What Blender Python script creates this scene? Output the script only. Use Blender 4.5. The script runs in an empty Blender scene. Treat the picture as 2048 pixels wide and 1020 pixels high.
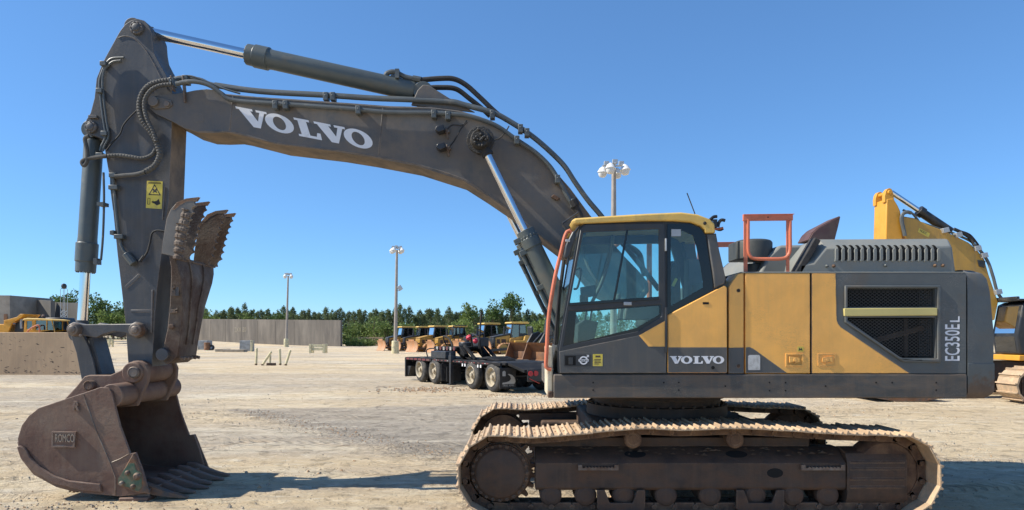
import bpy, bmesh, math, random
from mathutils import Vector, Matrix, Euler
from mathutils.geometry import tessellate_polygon
R = math.radians
scene = bpy.context.scene
col = scene.collection
random.seed(7)

# ---------------------------------------------------------------- camera geometry used to turn measured positions into metres
F, CX, HY, CH = 1380.0, 1024.0, 670.0, 1.9
def X(px, D): return (px - CX) * D / F
def Z(py, D): return CH + (HY - py) * D / F
def pl(D, pts): return [(X(a, D), Z(b, D)) for a, b in pts]
def P(px, py, D): return Vector((X(px, D), D, Z(py, D)))
def ground_d(py): return CH * F / (py - HY)

# ---------------------------------------------------------------- materials
def nd(nt, kind, **kw):
    n = nt.nodes.new(kind)
    for k, v in kw.items():
        if k in n.inputs.keys(): n.inputs[k].default_value = v
        else: setattr(n, k, v)
    return n
def ramp(nt, src, a, b, ca=(0, 0, 0, 1), cb=(1, 1, 1, 1)):
    r = nt.nodes.new('ShaderNodeValToRGB')
    r.color_ramp.elements[0].position = a; r.color_ramp.elements[0].color = ca
    r.color_ramp.elements[1].position = b; r.color_ramp.elements[1].color = cb
    nt.links.new(src, r.inputs[0]); return r.outputs[0]
def mixc(nt, fac, a, b, mode='MIX'):
    m = nt.nodes.new('ShaderNodeMix'); m.data_type = 'RGBA'; m.blend_type = mode
    for sock, v in ((m.inputs[0], fac), (m.inputs[6], a), (m.inputs[7], b)):
        if hasattr(v, 'is_output'): nt.links.new(v, sock)
        elif isinstance(v, (int, float)): sock.default_value = v
        else: sock.default_value = (v[0], v[1], v[2], 1)
    return m.outputs[2]
def math_(nt, op, a, b=None, clamp=False):
    m = nt.nodes.new('ShaderNodeMath'); m.operation = op; m.use_clamp = clamp
    for i, v in enumerate((a, b)):
        if v is None: continue
        if hasattr(v, 'is_output'): nt.links.new(v, m.inputs[i])
        else: m.inputs[i].default_value = v
    return m.outputs[0]
def coords(nt, scale=(1, 1, 1), kind='Object', rot=0):
    tc = nt.nodes.new('ShaderNodeTexCoord'); mp = nt.nodes.new('ShaderNodeMapping')
    mp.inputs['Scale'].default_value = scale; mp.inputs['Rotation'].default_value = (0, 0, rot); 
    nt.links.new(tc.outputs[kind], mp.inputs[0]); return mp.outputs[0]
def noise(nt, vec, scale, detail=5, rough=.6, dist=0):
    n = nd(nt, 'ShaderNodeTexNoise'); n.inputs['Scale'].default_value = scale
    n.inputs['Detail'].default_value = detail; n.inputs['Roughness'].default_value = rough
    n.inputs['Distortion'].default_value = dist
    nt.links.new(vec, n.inputs['Vector']); return n.outputs[0]
MATS = {}
def mat(name, c, rough=.5, metal=0, var=.18, vscale=3, dirt=None, amt=.5, dscale=2.5, dsoft=.12, bump=.15, bscale=40, stretch=(1, 1, 1), spec=.5, scratch=None, coat=0, wear=None, streak=None, wavy=0, rand=0):
    m = bpy.data.materials.new(name); m.use_nodes = True; nt = m.node_tree
    b = nt.nodes['Principled BSDF']
    v = coords(nt, stretch)
    n1 = noise(nt, v, vscale, 6, .6)
    lo = tuple(max(0, x * (1 - var)) for x in c); hi = tuple(min(1, x * (1 + var)) for x in c)
    cc = mixc(nt, ramp(nt, n1, .3, .7), lo, hi)
    rr = rough
    if dirt is not None:
        n2 = noise(nt, v, dscale, 8, .68, .3)
        f = ramp(nt, n2, 1 - amt - dsoft, 1 - amt + dsoft)
        cc = mixc(nt, f, cc, dirt)
        m1 = math_(nt, 'MULTIPLY', f, .9 - rough if rough < .9 else 0.0)
        rr = math_(nt, 'ADD', m1, rough)
    if scratch is not None:
        v2 = coords(nt, (1.3, 1, 5)); n3 = noise(nt, v2, 5, 3, .75, 2.5)
        f3 = ramp(nt, math_(nt, 'ABSOLUTE', math_(nt, 'SUBTRACT', n3, .5)), .0, .013, (1, 1, 1, 1), (0, 0, 0, 1))
        n4 = ramp(nt, noise(nt, v, 1.3, 3), .5, .62)
        cc = mixc(nt, math_(nt, 'MULTIPLY', f3, n4), cc, scratch)
    if streak is not None:                                         # rain-washed dust runs
        ns = noise(nt, coords(nt, (5.5, 5.5, .28)), 1.6, 6, .7)
        cc = mixc(nt, math_(nt, 'MULTIPLY', ramp(nt, ns, .48, .72), streak[3]), cc, streak[:3])
    if rand:
        oi = nt.nodes.new('ShaderNodeObjectInfo'); cc = mixc(nt, math_(nt, 'MULTIPLY', oi.outputs['Random'], rand), cc, (.17, .115, .07))
    if wear is not None:                                           # bare, rubbed edges and corners
        bv = nt.nodes.new('ShaderNodeBevel'); bv.samples = 4; bv.inputs[0].default_value = .018
        ge = nt.nodes.new('ShaderNodeNewGeometry'); dt = nt.nodes.new('ShaderNodeVectorMath'); dt.operation = 'DOT_PRODUCT'
        nt.links.new(bv.outputs[0], dt.inputs[0]); nt.links.new(ge.outputs['Normal'], dt.inputs[1])
        fw = math_(nt, 'MULTIPLY', ramp(nt, dt.outputs['Value'], .90, .985, (1, 1, 1, 1), (0, 0, 0, 1)), ramp(nt, noise(nt, v, 7, 5, .7), .40, .56))
        cc = mixc(nt, math_(nt, 'MULTIPLY', fw, .8), cc, wear)
    nt.links.new(cc, b.inputs['Base Color'])
    if hasattr(rr, 'is_output'): nt.links.new(rr, b.inputs['Roughness'])
    else: b.inputs['Roughness'].default_value = rr
    b.inputs['Metallic'].default_value = metal
    b.inputs['Specular IOR Level'].default_value = spec
    if coat: b.inputs['Coat Weight'].default_value = coat; b.inputs['Coat Roughness'].default_value = .15
    if bump:
        bp = nd(nt, 'ShaderNodeBump'); bp.inputs['Strength'].default_value = bump; bp.inputs['Distance'].default_value = .02
        nt.links.new(noise(nt, v, bscale, 5), bp.inputs['Height']); nt.links.new(bp.outputs[0], b.inputs['Normal'])
        if wavy:
            b2 = nd(nt, 'ShaderNodeBump'); b2.inputs['Strength'].default_value = wavy; b2.inputs['Distance'].default_value = .08
            nt.links.new(noise(nt, v, 1.7, 2, .4), b2.inputs['Height']); nt.links.new(bp.outputs[0], b2.inputs['Normal']); nt.links.new(b2.outputs[0], b.inputs['Normal'])
    MATS[name] = m; return m
DUST = (.30, .25, .18); RUST = (.16, .075, .035); GREASE = (.015, .014, .013)
mat('yellow_paint', (.94, .47, .100), .30, var=.05, vscale=1.5, dirt=(.66, .36, .11), amt=.36, dscale=1.6, dsoft=.2, bump=.03, scratch=(.30, .2, .08), wear=(.20, .13, .07), streak=(.50, .31, .11, .25), wavy=.22)
mat('roof_yellow', (.68, .44, .11), .55, var=.1, dirt=(.4, .3, .12), amt=.42, dscale=3, bump=.05)
mat('grey_paint', (.075, .078, .078), .5, var=.12, dirt=(.12, .105, .085), amt=.36, dscale=2.2, dsoft=.2, bump=.05, scratch=(.2, .19, .17), wear=(.24, .19, .15), streak=(.16, .13, .10, .40), wavy=.15)
mat('deck_paint', (.075, .072, .066), .6, var=.2, dirt=(.16, .11, .07), amt=.38, dscale=3, dsoft=.2, bump=.1, stretch=(1, 1, 2.5), scratch=(.2, .18, .15), wear=(.26, .17, .11), streak=(.17, .12, .08, .5), wavy=.2)
mat('hood_plastic', (.185, .20, .19), .55, var=.12, dirt=(.22, .2, .16), amt=.38, dscale=3, dsoft=.25, bump=.05, streak=(.22, .2, .165, .4))
mat('counterweight_grey', (.105, .115, .112), .55, var=.15, dirt=(.15, .09, .055), amt=.36, dscale=1.7, bump=.15, scratch=(.3, .29, .27))
mat('boom_grey', (.084, .084, .083), .5, var=.28, vscale=1.4, dirt=(.19, .15, .115), amt=.43, dscale=1.8, dsoft=.18, bump=.08, bscale=25, scratch=(.16, .15, .14), wear=(.24, .19, .15), streak=(.16, .13, .10, .40), wavy=.15)
mat('arm_grey', (.066, .067, .070), .48, var=.22, vscale=2, dirt=(.10, .085, .07), amt=.36, dscale=2.2, dsoft=.18, bump=.08, bscale=25, scratch=(.16, .15, .14), wear=(.24, .19, .15), streak=(.16, .13, .10, .40), wavy=.15)
mat('boom_belly', (.105, .088, .072), .8, var=.3, vscale=4, dirt=(.23, .175, .125), amt=.5, dscale=3, bump=.2)
mat('cylinder_grey', (.085, .10, .098), .42, var=.15, dirt=(.14, .12, .09), amt=.32, dscale=4, bump=.04)
mat('chrome', (.72, .72, .74), .09, 1, var=.04, bump=0)
mat('pipe_grey', (.085, .095, .095), .45, var=.2, dirt=DUST, amt=.3, dscale=6, bump=.05)
mat('rubber', (.018, .018, .019), .75, var=.3, dirt=(.07, .06, .05), amt=.4, dscale=5, bump=.1)
mat('hose_dusty', (.075, .072, .066), .8, var=.3, vscale=8, bump=.1)
mat('grease_black', (.016, .015, .014), .6, var=.4, dirt=(.05, .04, .03), amt=.4, dscale=10, bump=.6, bscale=60)
mat('bucket_rust', (.155, .082, .056), .68, var=.3, vscale=2.5, dirt=(.21, .155, .11), amt=.42, dscale=2.5, dsoft=.2, bump=.25, bscale=18, scratch=(.26, .22, .18), wear=(.30, .24, .19), streak=(.20, .145, .105, .35))
mat('bucket_inside', (.05, .042, .036), .85, var=.3, dirt=(.08, .065, .05), amt=.45, bump=.2)
mat('worn_steel', (.20, .165, .135), .5, .3, var=.3, dirt=(.13, .07, .04), amt=.45, dscale=4, bump=.2)
mat('thumb_steel', (.120, .090, .066), .62, .1, var=.3, vscale=4, dirt=(.08, .045, .03), amt=.48, dscale=3, bump=.25, scratch=(.34, .3, .25), wear=(.30, .24, .19))
mat('tip_rust', (.24, .11, .045), .75, var=.35, dirt=(.11, .09, .075), amt=.5, dscale=6, bump=.2, wear=(.42, .32, .22))
mat('tine_plate', (.165, .150, .130), .55, .1, var=.2, vscale=3, dirt=(.22, .11, .045), amt=.35, dscale=3.5, bump=.1, wear=(.36, .27, .2))
mat('green_patch', (.055, .11, .07), .6, var=.3, dirt=(.2, .15, .09), amt=.45, dscale=9, bump=.1)
mat('track_rust', (.085, .046, .027), .75, var=.35, vscale=6, dirt=(.19, .115, .065), amt=.45, dscale=7, bump=.3, bscale=50, wear=(.26, .17, .11))
mat('shoe_steel', (.64, .44, .265), .62, 0, var=.3, vscale=5, dirt=(.44, .34, .23), amt=.5, dscale=9, bump=.35, bscale=45, rand=.4)
mat('frame_brown', (.056, .038, .028), .7, var=.35, vscale=3, dirt=(.105, .06, .036), amt=.46, dscale=3.5, bump=.25, bscale=30, stretch=(1, 1, 1.5), wear=(.22, .15, .10), streak=(.12, .075, .047, .5))
mat('deck_black', (.011, .011, .012), .8, var=.4, dirt=(.045, .04, .034), amt=.35, dscale=3, bump=.1, spec=.25)
mat('black_paint', (.018, .018, .02), .35, var=.3, dirt=(.08, .07, .055), amt=.32, dscale=3, bump=.05)
mat('cab_frame', (.032, .034, .037), .42, var=.2, dirt=(.08, .075, .065), amt=.33, dscale=4, bump=.03)
mat('frit_black', (.008, .009, .010), .16, var=.1, bump=0)
mat('dark_void', (.006, .006, .006), .9, var=.2, bump=0)  # near-black for holes and recesses, their shade given as colour
mat('seat_cloth', (.035, .037, .04), .9, var=.2, bump=.2)
mat('interior_grey', (.13, .135, .13), .8, var=.15, bump=.05)
mat('orange_paint', (.62, .17, .085), .45, var=.12, dirt=(.32, .12, .07), amt=.36, dscale=6, bump=.05)
mat('raised_steel', (.34, .27, .21), .55, .2, var=.2, bump=0)
mat('white_letter', (.74, .74, .75), .55, var=.06, dirt=(.45, .44, .42), amt=.3, dscale=6, bump=0)
mat('white_decal', (.55, .55, .53), .6, var=.1, dirt=(.3, .28, .25), amt=.4, dscale=12, bump=0)
mat('yellow_decal', (.66, .52, .07), .5, var=.1, dirt=(.35, .3, .15), amt=.38, dscale=12, bump=0)
mat('pale_yellow_strip', (.55, .46, .17), .5, var=.08, bump=0)
mat('plate_cream', (.62, .55, .40), .6, var=.12, dirt=(.25, .13, .07), amt=.36, dscale=6, bump=.1)
mat('dark_red_paint', (.085, .040, .036), .6, var=.3, dirt=(.14, .1, .08), amt=.45, bump=.1)
mat('wall_concrete', (.165, .145, .122), .9, var=.4, vscale=.5, dirt=(.085, .076, .068), amt=.5, dscale=.6, dsoft=.2, bump=.2, bscale=8, stretch=(1, 1, .22))
mat('tan_concrete', (.44, .305, .185), .85, var=.14, vscale=.6, dirt=(.36, .25, .155), amt=.4, dscale=1.0, bump=.2, bscale=10, stretch=(1, 1, .4), streak=(.30, .21, .135, .4))
mat('scar_black', (.045, .038, .034), .9, var=.3, bump=0)
mat('pole_grey', (.32, .28, .24), .6, .2, var=.15, bump=0)
mat('base_cream', (.62, .555, .345), .85, var=.15, vscale=2, dirt=(.25, .24, .18), amt=.38, dscale=3, bump=.2)
mat('lamp_white', (.74, .73, .70), .4, var=.05, bump=0)
mat('lamp_lens', (.62, .62, .60), .2, var=.05, bump=0)
mat('machine_yellow', (.47, .265, .045), .42, var=.1, vscale=1.5, dirt=(.3, .2, .08), amt=.38, dscale=2, bump=.03, streak=(.26, .17, .07, .5))
mat('machine_amber', (.66, .31, .03), .42, var=.1, vscale=1.5, dirt=(.4, .22, .04), amt=.36, dscale=2, bump=.03)
mat('machine_dark', (.022, .024, .028), .4, var=.25, dirt=(.1, .09, .07), amt=.36, dscale=2, bump=.05)
mat('blade_steel', (.46, .275, .155), .6, .1, var=.2, vscale=1.5, dirt=(.40, .16, .055), amt=.46, dscale=1.6, bump=.1)
mat('loader_steel', (.16, .085, .05), .65, .1, var=.3, vscale=1.5, dirt=(.28, .13, .05), amt=.45, dscale=2, bump=.1)
mat('grey_render', (.150, .140, .125), .9, var=.25, vscale=.4, dirt=(.09, .09, .088), amt=.45, dscale=.5, dsoft=.2, bump=.2, bscale=8, stretch=(1, 1, .25))
mat('pale_render', (.26, .235, .20), .9, var=.2, vscale=.4, dirt=(.18, .16, .14), amt=.42, dscale=.5, bump=.2, bscale=8)
mat('blue_paint', (.03, .09, .22), .4, var=.2, bump=0)
mat('tyre', (.030, .030, .031), .85, var=.3, vscale=5, dirt=(.11, .1, .085), amt=.45, dscale=4, bump=.2)
mat('rim_cream', (.46, .40, .29), .5, var=.1, dirt=(.17, .13, .09), amt=.45, dscale=6, bump=0)
mat('red_reflector', (.42, .02, .025), .35, var=.15, bump=0)
mat('red_glove', (.55, .03, .06), .6, var=.15, bump=0)
mat('bark', (.13, .095, .07), .9, var=.3, bump=.3)
mat('clay', (.40, .26, .15), .95, var=.25, vscale=3, bump=.3)
mat('stone_grey', (.34, .29, .22), .9, var=.35, vscale=2, bump=.2)
mat('galv', (.42, .43, .43), .5, .5, var=.1, bump=0)
def glass(name, tint, refl=.08):
    m = bpy.data.materials.new(name); m.use_nodes = True; nt = m.node_tree
    nt.nodes.remove(nt.nodes['Principled BSDF']); out = nt.nodes['Material Output']
    t = nd(nt, 'ShaderNodeBsdfTransparent', Color=(*tint, 1)); g = nd(nt, 'ShaderNodeBsdfGlossy', Roughness=.03)
    d = nd(nt, 'ShaderNodeBsdfDiffuse'); d.inputs[0].default_value = (.35, .36, .33, 1)
    lw = nd(nt, 'ShaderNodeLayerWeight', Blend=.25); mx = nt.nodes.new('ShaderNodeMixShader')
    f = math_(nt, 'ADD', math_(nt, 'MULTIPLY', lw.outputs[0], .8), refl, True)
    nt.links.new(f, mx.inputs[0]); nt.links.new(t.outputs[0], mx.inputs[1]); nt.links.new(g.outputs[0], mx.inputs[2])
    m2 = nt.nodes.new('ShaderNodeMixShader')                       # a thin film of dust on the pane
    v = coords(nt); f2 = math_(nt, 'MULTIPLY', ramp(nt, noise(nt, v, 2.5, 7, .7), .35, .75), .045)
    nt.links.new(f2, m2.inputs[0]); nt.links.new(mx.outputs[0], m2.inputs[1]); nt.links.new(d.outputs[0], m2.inputs[2])
    nt.links.new(m2.outputs[0], out.inputs[0]); MATS[name] = m
glass('cab_glass', (.84, .97, .955), .04)
glass('dark_glass', (.30, .44, .48), .16)
def leaf(name, c, c2):
    m = bpy.data.materials.new(name); m.use_nodes = True; nt = m.node_tree
    b = nt.nodes['Principled BSDF']; v = coords(nt)
    oi = nt.nodes.new('ShaderNodeObjectInfo')
    f = ramp(nt, noise(nt, v, .9, 4), .3, .7)
    cc = mixc(nt, f, c, c2)
    cc2 = mixc(nt, math_(nt, 'MULTIPLY', oi.outputs['Random'], .6), cc, tuple(x * 1.5 for x in c2))
    nt.links.new(cc2, b.inputs['Base Color']); b.inputs['Roughness'].default_value = .65
    b.inputs['Specular IOR Level'].default_value = .25
    tr = nd(nt, 'ShaderNodeBsdfTranslucent'); nt.links.new(cc2, tr.inputs[0])
    mx = nt.nodes.new('ShaderNodeMixShader'); mx.inputs[0].default_value = .3
    nt.links.new(b.outputs[0], mx.inputs[1]); nt.links.new(tr.outputs[0], mx.inputs[2])
    nt.links.new(mx.outputs[0], nt.nodes['Material Output'].inputs[0]); MATS[name] = m
leaf('pine_needles', (.085, .112, .055), (.14, .172, .076))
leaf('dark_leaves', (.045, .075, .026), (.09, .14, .042))
leaf('bright_leaves', (.085, .125, .034), (.145, .195, .055))

# ---------------------------------------------------------------- mesh builder
OFF = {}
# parts that come several to a thing: each separate piece becomes an object of its own
SPLIT = set('''bucket_ear boom_cylinder_pin link_pin pipe_clamp tip_pin_plate arm_pin grease_hose hood_bolt armrest_console door_hinge cutter_bolt boom_lamp lamp_cable
boom_pipe pipe_bracket arm_cylinder_hose corrugated_hose arm_pipe tail_light reverse_lamp side_vent cab_window boom_hose hose_clamp arm_clevis leg rail thumb_bolt bucket_pin
air_hose gladhand_cover mirror_arm wiper_arm cylinder_mount guide_link thumb_rib ear_boss wear_strip weld_bead key_lock rub_tag push_arm fender cylinder_pipe
thumb_pin front_plate'''.split())
class MB:
    def __init__(s): s.v = []; s.f = []; s.m = []
    def add(s, vs, fs, m=0):
        k = len(s.v); s.v += [tuple(v) for v in vs]
        for f in fs: s.f.append([i + k for i in f]); s.m.append(m)
        return s
    def box(s, a, b, m=0):
        x0, y0, z0 = a; x1, y1, z1 = b
        return s.add([(x0, y0, z0), (x1, y0, z0), (x1, y1, z0), (x0, y1, z0), (x0, y0, z1), (x1, y0, z1), (x1, y1, z1), (x0, y1, z1)],
                     [(0, 1, 5, 4), (1, 2, 6, 5), (2, 3, 7, 6), (3, 0, 4, 7), (4, 5, 6, 7), (3, 2, 1, 0)], m)
    def obox(s, c, ux, uy, uz, m=0):      # oriented box: centre and three half axes
        c, ux, uy, uz = map(Vector, (c, ux, uy, uz))
        vs = [c + ux * a + uy * b + uz * d for d in (-1, 1) for a, b in ((-1, -1), (1, -1), (1, 1), (-1, 1))]
        return s.add(vs, [(0, 1, 5, 4), (1, 2, 6, 5), (2, 3, 7, 6), (3, 0, 4, 7), (4, 5, 6, 7), (3, 2, 1, 0)], m)
    def bar(s, a, b, w, h, m=0, up=(0, 0, 1)):
        a, b = Vector(a), Vector(b); d = (b - a); L = d.length; d.normalize(); up = Vector(up)
        if abs(d.dot(up)) > .98: up = Vector((0, 1, 0))
        sd = d.cross(up).normalized(); u = sd.cross(d).normalized()
        return s.obox((a + b) / 2, d * L / 2, sd * w / 2, u * h / 2, m)
    def prism(s, poly, y0, y1, m=0, holes=(), poly2=None):   # poly in (x,z), along y
        n = len(poly); q = poly2 or poly
        k = len(s.v)
        if not holes:
            vs = [(x, y0, z) for x, z in poly] + [(x, y1, z) for x, z in q]
            fs = [list(range(n)), list(range(2 * n - 1, n - 1, -1))] + [(i, (i + 1) % n, n + (i + 1) % n, n + i) for i in range(n)]
            return s.add(vs, fs, m)
        loops = [list(poly)] + [list(h) for h in holes]; flat = [p for l in loops for p in l]; N = len(flat)
        tri = tessellate_polygon([[Vector((x, z, 0)) for x, z in l] for l in loops])
        vs = [(x, y0, z) for x, z in flat] + [(x, y1, z) for x, z in flat]
        fs = [list(t) for t in tri] + [[i + N for i in reversed(t)] for t in tri]
        o = 0
        for l in loops:
            L = len(l); fs += [(o + i, o + (i + 1) % L, N + o + (i + 1) % L, N + o + i) for i in range(L)]; o += L
        return s.add(vs, fs, m)
    def yz(s, poly, x0, x1, m=0):
        n = len(poly); vs = [(x0, y, z) for y, z in poly] + [(x1, y, z) for y, z in poly]
        return s.add(vs, [list(range(n)), list(range(2 * n - 1, n - 1, -1))] + [(i, (i + 1) % n, n + (i + 1) % n, n + i) for i in range(n)], m)
    def xy(s, poly, z0, z1, m=0):
        n = len(poly); vs = [(x, y, z0) for x, y in poly] + [(x, y, z1) for x, y in poly]
        return s.add(vs, [list(range(n)), list(range(2 * n - 1, n - 1, -1))] + [(i, (i + 1) % n, n + (i + 1) % n, n + i) for i in range(n)], m)
    def lathe(s, prof, a, b, seg=24, m=0, caps=True):        # prof: (t along a->b in metres from a, radius)
        a, b = Vector(a), Vector(b); d = (b - a).normalized()
        u = d.orthogonal().normalized(); w = d.cross(u)
        vs = []; fs = []
        for t, r in prof:
            for i in range(seg):
                g = 2 * math.pi * i / seg; vs.append(a + d * t + (u * math.cos(g) + w * math.sin(g)) * r)
        for j in range(len(prof) - 1):
            for i in range(seg):
                i2 = (i + 1) % seg; fs.append((j * seg + i, j * seg + i2, (j + 1) * seg + i2, (j + 1) * seg + i))
        if caps: fs.append(list(range(seg - 1, -1, -1))); fs.append([(len(prof) - 1) * seg + i for i in range(seg)])
        return s.add(vs, fs, m)
    def cyl(s, a, b, r, seg=20, m=0, r2=None):
        L = (Vector(b) - Vector(a)).length; return s.lathe([(0, r), (L, r if r2 is None else r2)], a, b, seg, m)
    def ycyl(s, x, z, y0, y1, r, seg=24, m=0): return s.cyl((x, y0, z), (x, y1, z), r, seg, m)
    def tube(s, pts, r, seg=8, m=0, rr=None, closed=False):
        pts = [Vector(p) for p in pts]; n = len(pts); vs = []; fs = []
        u = None
        for i, p in enumerate(pts):
            if closed: d = pts[(i + 1) % n] - pts[i - 1]
            else: d = pts[min(i + 1, n - 1)] - pts[max(i - 1, 0)]
            d.normalize()
            if u is None: u = d.orthogonal().normalized()
            u = (u - d * u.dot(d)); u = u.normalized() if u.length > 1e-6 else d.orthogonal().normalized()
            w = d.cross(u); q = rr(i) if rr else r
            for k in range(seg):
                g = 2 * math.pi * k / seg; vs.append(p + (u * math.cos(g) + w * math.sin(g)) * q)
        for i in range(n if closed else n - 1):
            for k in range(seg):
                k2 = (k + 1) % seg; j = (i + 1) % n
                fs.append((i * seg + k, i * seg + k2, j * seg + k2, j * seg + k))
        if not closed: fs.append(list(range(seg - 1, -1, -1))); fs.append([(n - 1) * seg + k for k in range(seg)])
        return s.add(vs, fs, m)
    def pieces(s):
        n = len(s.v); par = list(range(n))
        def fd(a):
            while par[a] != a: par[a] = par[par[a]]; a = par[a]
            return a
        for f in s.f:
            r = fd(f[0])
            for i in f[1:]: par[fd(i)] = r
        g = {}
        for k, f in enumerate(s.f): g.setdefault(fd(f[0]), []).append(k)
        bl = []
        for fs in g.values():
            ids = {i for k in fs for i in s.f[k]}; c = [[s.v[i][a] for i in ids] for a in range(3)]
            bl.append([fs, [min(x) - .004 for x in c], [max(x) + .004 for x in c]])
        dg = lambda b: math.dist(b[1], b[2])
        go = True
        while go:
            go = False
            for i in range(len(bl)):
                for j in range(i + 1, len(bl)):
                    a, b = bl[i], bl[j]
                    if all(a[1][t] <= b[2][t] and b[1][t] <= a[2][t] for t in range(3)) and min(dg(a), dg(b)) < .25:
                        bl[i] = [a[0] + b[0], [min(u) for u in zip(a[1], b[1])], [max(u) for u in zip(a[2], b[2])]]; del bl[j]; go = True; break
                if go: break
        out = []
        for fs, _, _ in bl:
            q = MB(); mp = {}
            for k in sorted(fs):
                f = []
                for i in s.f[k]:
                    if i not in mp: mp[i] = len(q.v); q.v.append(s.v[i])
                    f.append(mp[i])
                q.f.append(f); q.m.append(s.m[k])
            out.append(q)
        return out
    def build(s, name, mats, parent=None, **kw):
        if name in SPLIT:
            os_ = [q.build_one(name, mats, parent, **kw) for q in s.pieces()]; return os_[0]
        return s.build_one(name, mats, parent, **kw)
    def build_one(s, name, mats, parent=None, bevel=0, segs=2, smooth=True, world=True, ang=35, label=None):
        me = bpy.data.meshes.new(name)
        off = Vector((0, 0, 0))
        if parent is not None and world: off = OFF.get(parent.name, off)
        me.from_pydata([(x - off.x, y - off.y, z - off.z) for x, y, z in s.v], [], s.f)
        if isinstance(mats, str): mats = [mats]
        for q in mats: me.materials.append(MATS[q])
        me.polygons.foreach_set('material_index', s.m)
        bm = bmesh.new(); bm.from_mesh(me); bmesh.ops.recalc_face_normals(bm, faces=bm.faces); bm.to_mesh(me); bm.free()
        if smooth:
            me.polygons.foreach_set('use_smooth', [True] * len(me.polygons)); me.set_sharp_from_angle(angle=R(ang))
        else: me.polygons.foreach_set('use_smooth', [False] * len(me.polygons))
        me.update()
        o = bpy.data.objects.new(name, me); col.objects.link(o)
        if parent is not None: o.parent = parent
        OFF[o.name] = off
        if bevel:
            b = o.modifiers.new('edge', 'BEVEL'); b.width = bevel; b.segments = segs; b.limit_method = 'ANGLE'; b.angle_limit = R(40)
            b.harden_normals = False
        if label: o['label'] = label
        return o
def spline(pts, k=6):
    pts = [Vector(p) for p in pts]; out = []
    for i in range(len(pts) - 1):
        p0 = pts[max(i - 1, 0)]; p1 = pts[i]; p2 = pts[i + 1]; p3 = pts[min(i + 2, len(pts) - 1)]
        for j in range(k):
            t = j / k
            out.append(.5 * ((2 * p1) + (p2 - p0) * t + (2 * p0 - 5 * p1 + 4 * p2 - p3) * t * t + (3 * p1 - p0 - 3 * p2 + p3) * t ** 3))
    out.append(pts[-1]); return out
def resample(pts, step):
    out = [pts[0].copy()]; acc = 0
    for a, b in zip(pts, pts[1:]):
        L = (b - a).length; t = step - acc
        while t <= L: out.append(a.lerp(b, t / L)); t += step
        acc = L - (t - step)
    return out
def pxpath(D, pts, k=6): return spline([P(a, b, D) for a, b in pts], k)
def tag(o, label, cat, group=None, kind=None):
    o['label'] = label; o['category'] = cat
    if group: o['group'] = group
    if kind: o['kind'] = kind
    return o
def thing(name, label, cat, loc=(0, 0, 0), rz=0, group=None, local=False):
    o = bpy.data.objects.new(name, None); col.objects.link(o); o.location = loc; o.rotation_euler = (0, 0, rz); o.empty_display_size = .3
    tag(o, label, cat, group)
    if not local: OFF[o.name] = Vector(loc)
    return o
def kids(o): return [c for c in col.objects if c.parent == o]
def dup(o, parent=None):
    c = o.copy(); col.objects.link(c)
    if parent is not None: c.parent = parent
    for ch in kids(o): dup(ch, c)
    return c
def struct(o): o['kind'] = 'structure'; return o
def text_polys(s, bold=.0):
    cu = bpy.data.curves.new('t', 'FONT'); cu.body = s; cu.size = 1; cu.offset = bold; cu.resolution_u = 3
    ob = bpy.data.objects.new('t', cu); col.objects.link(ob)
    bpy.context.view_layer.update()
    me = bpy.data.meshes.new_from_object(ob.evaluated_get(bpy.context.evaluated_depsgraph_get()))
    vs = [v.co.copy() for v in me.vertices]; fs = [list(p.vertices) for p in me.polygons]
    bpy.data.objects.remove(ob); bpy.data.curves.remove(cu); bpy.data.meshes.remove(me)
    x0 = min(v.x for v in vs); x1 = max(v.x for v in vs); y0 = min(v.y for v in vs); y1 = max(v.y for v in vs)
    return [((v.x - x0) / (x1 - x0), (v.y - y0) / (y1 - y0)) for v in vs], fs
def text(mb, s, o, ux, uz, m=0, bold=0.0, thick=None):     # o lower-left corner, ux whole width, uz whole height (vectors)
    pts, fs = text_polys(s, bold); o, ux, uz = Vector(o), Vector(ux), Vector(uz)
    n = ux.cross(uz).normalized()
    if thick is None: mb.add([o + ux * a + uz * b for a, b in pts], fs, m)
    else:
        N = len(pts); vs = [o + ux * a + uz * b + n * thick for a, b in pts] + [o + ux * a + uz * b for a, b in pts]
        edges = {}
        for f in fs:
            for i in range(len(f)):
                e = (f[i], f[(i + 1) % len(f)])
                if (e[1], e[0]) in edges: del edges[(e[1], e[0])]
                else: edges[e] = 1
        mb.add(vs, fs + [[i + N for i in reversed(f)] for f in fs] + [(a, b, b + N, a + N) for a, b in edges], m)
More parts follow.
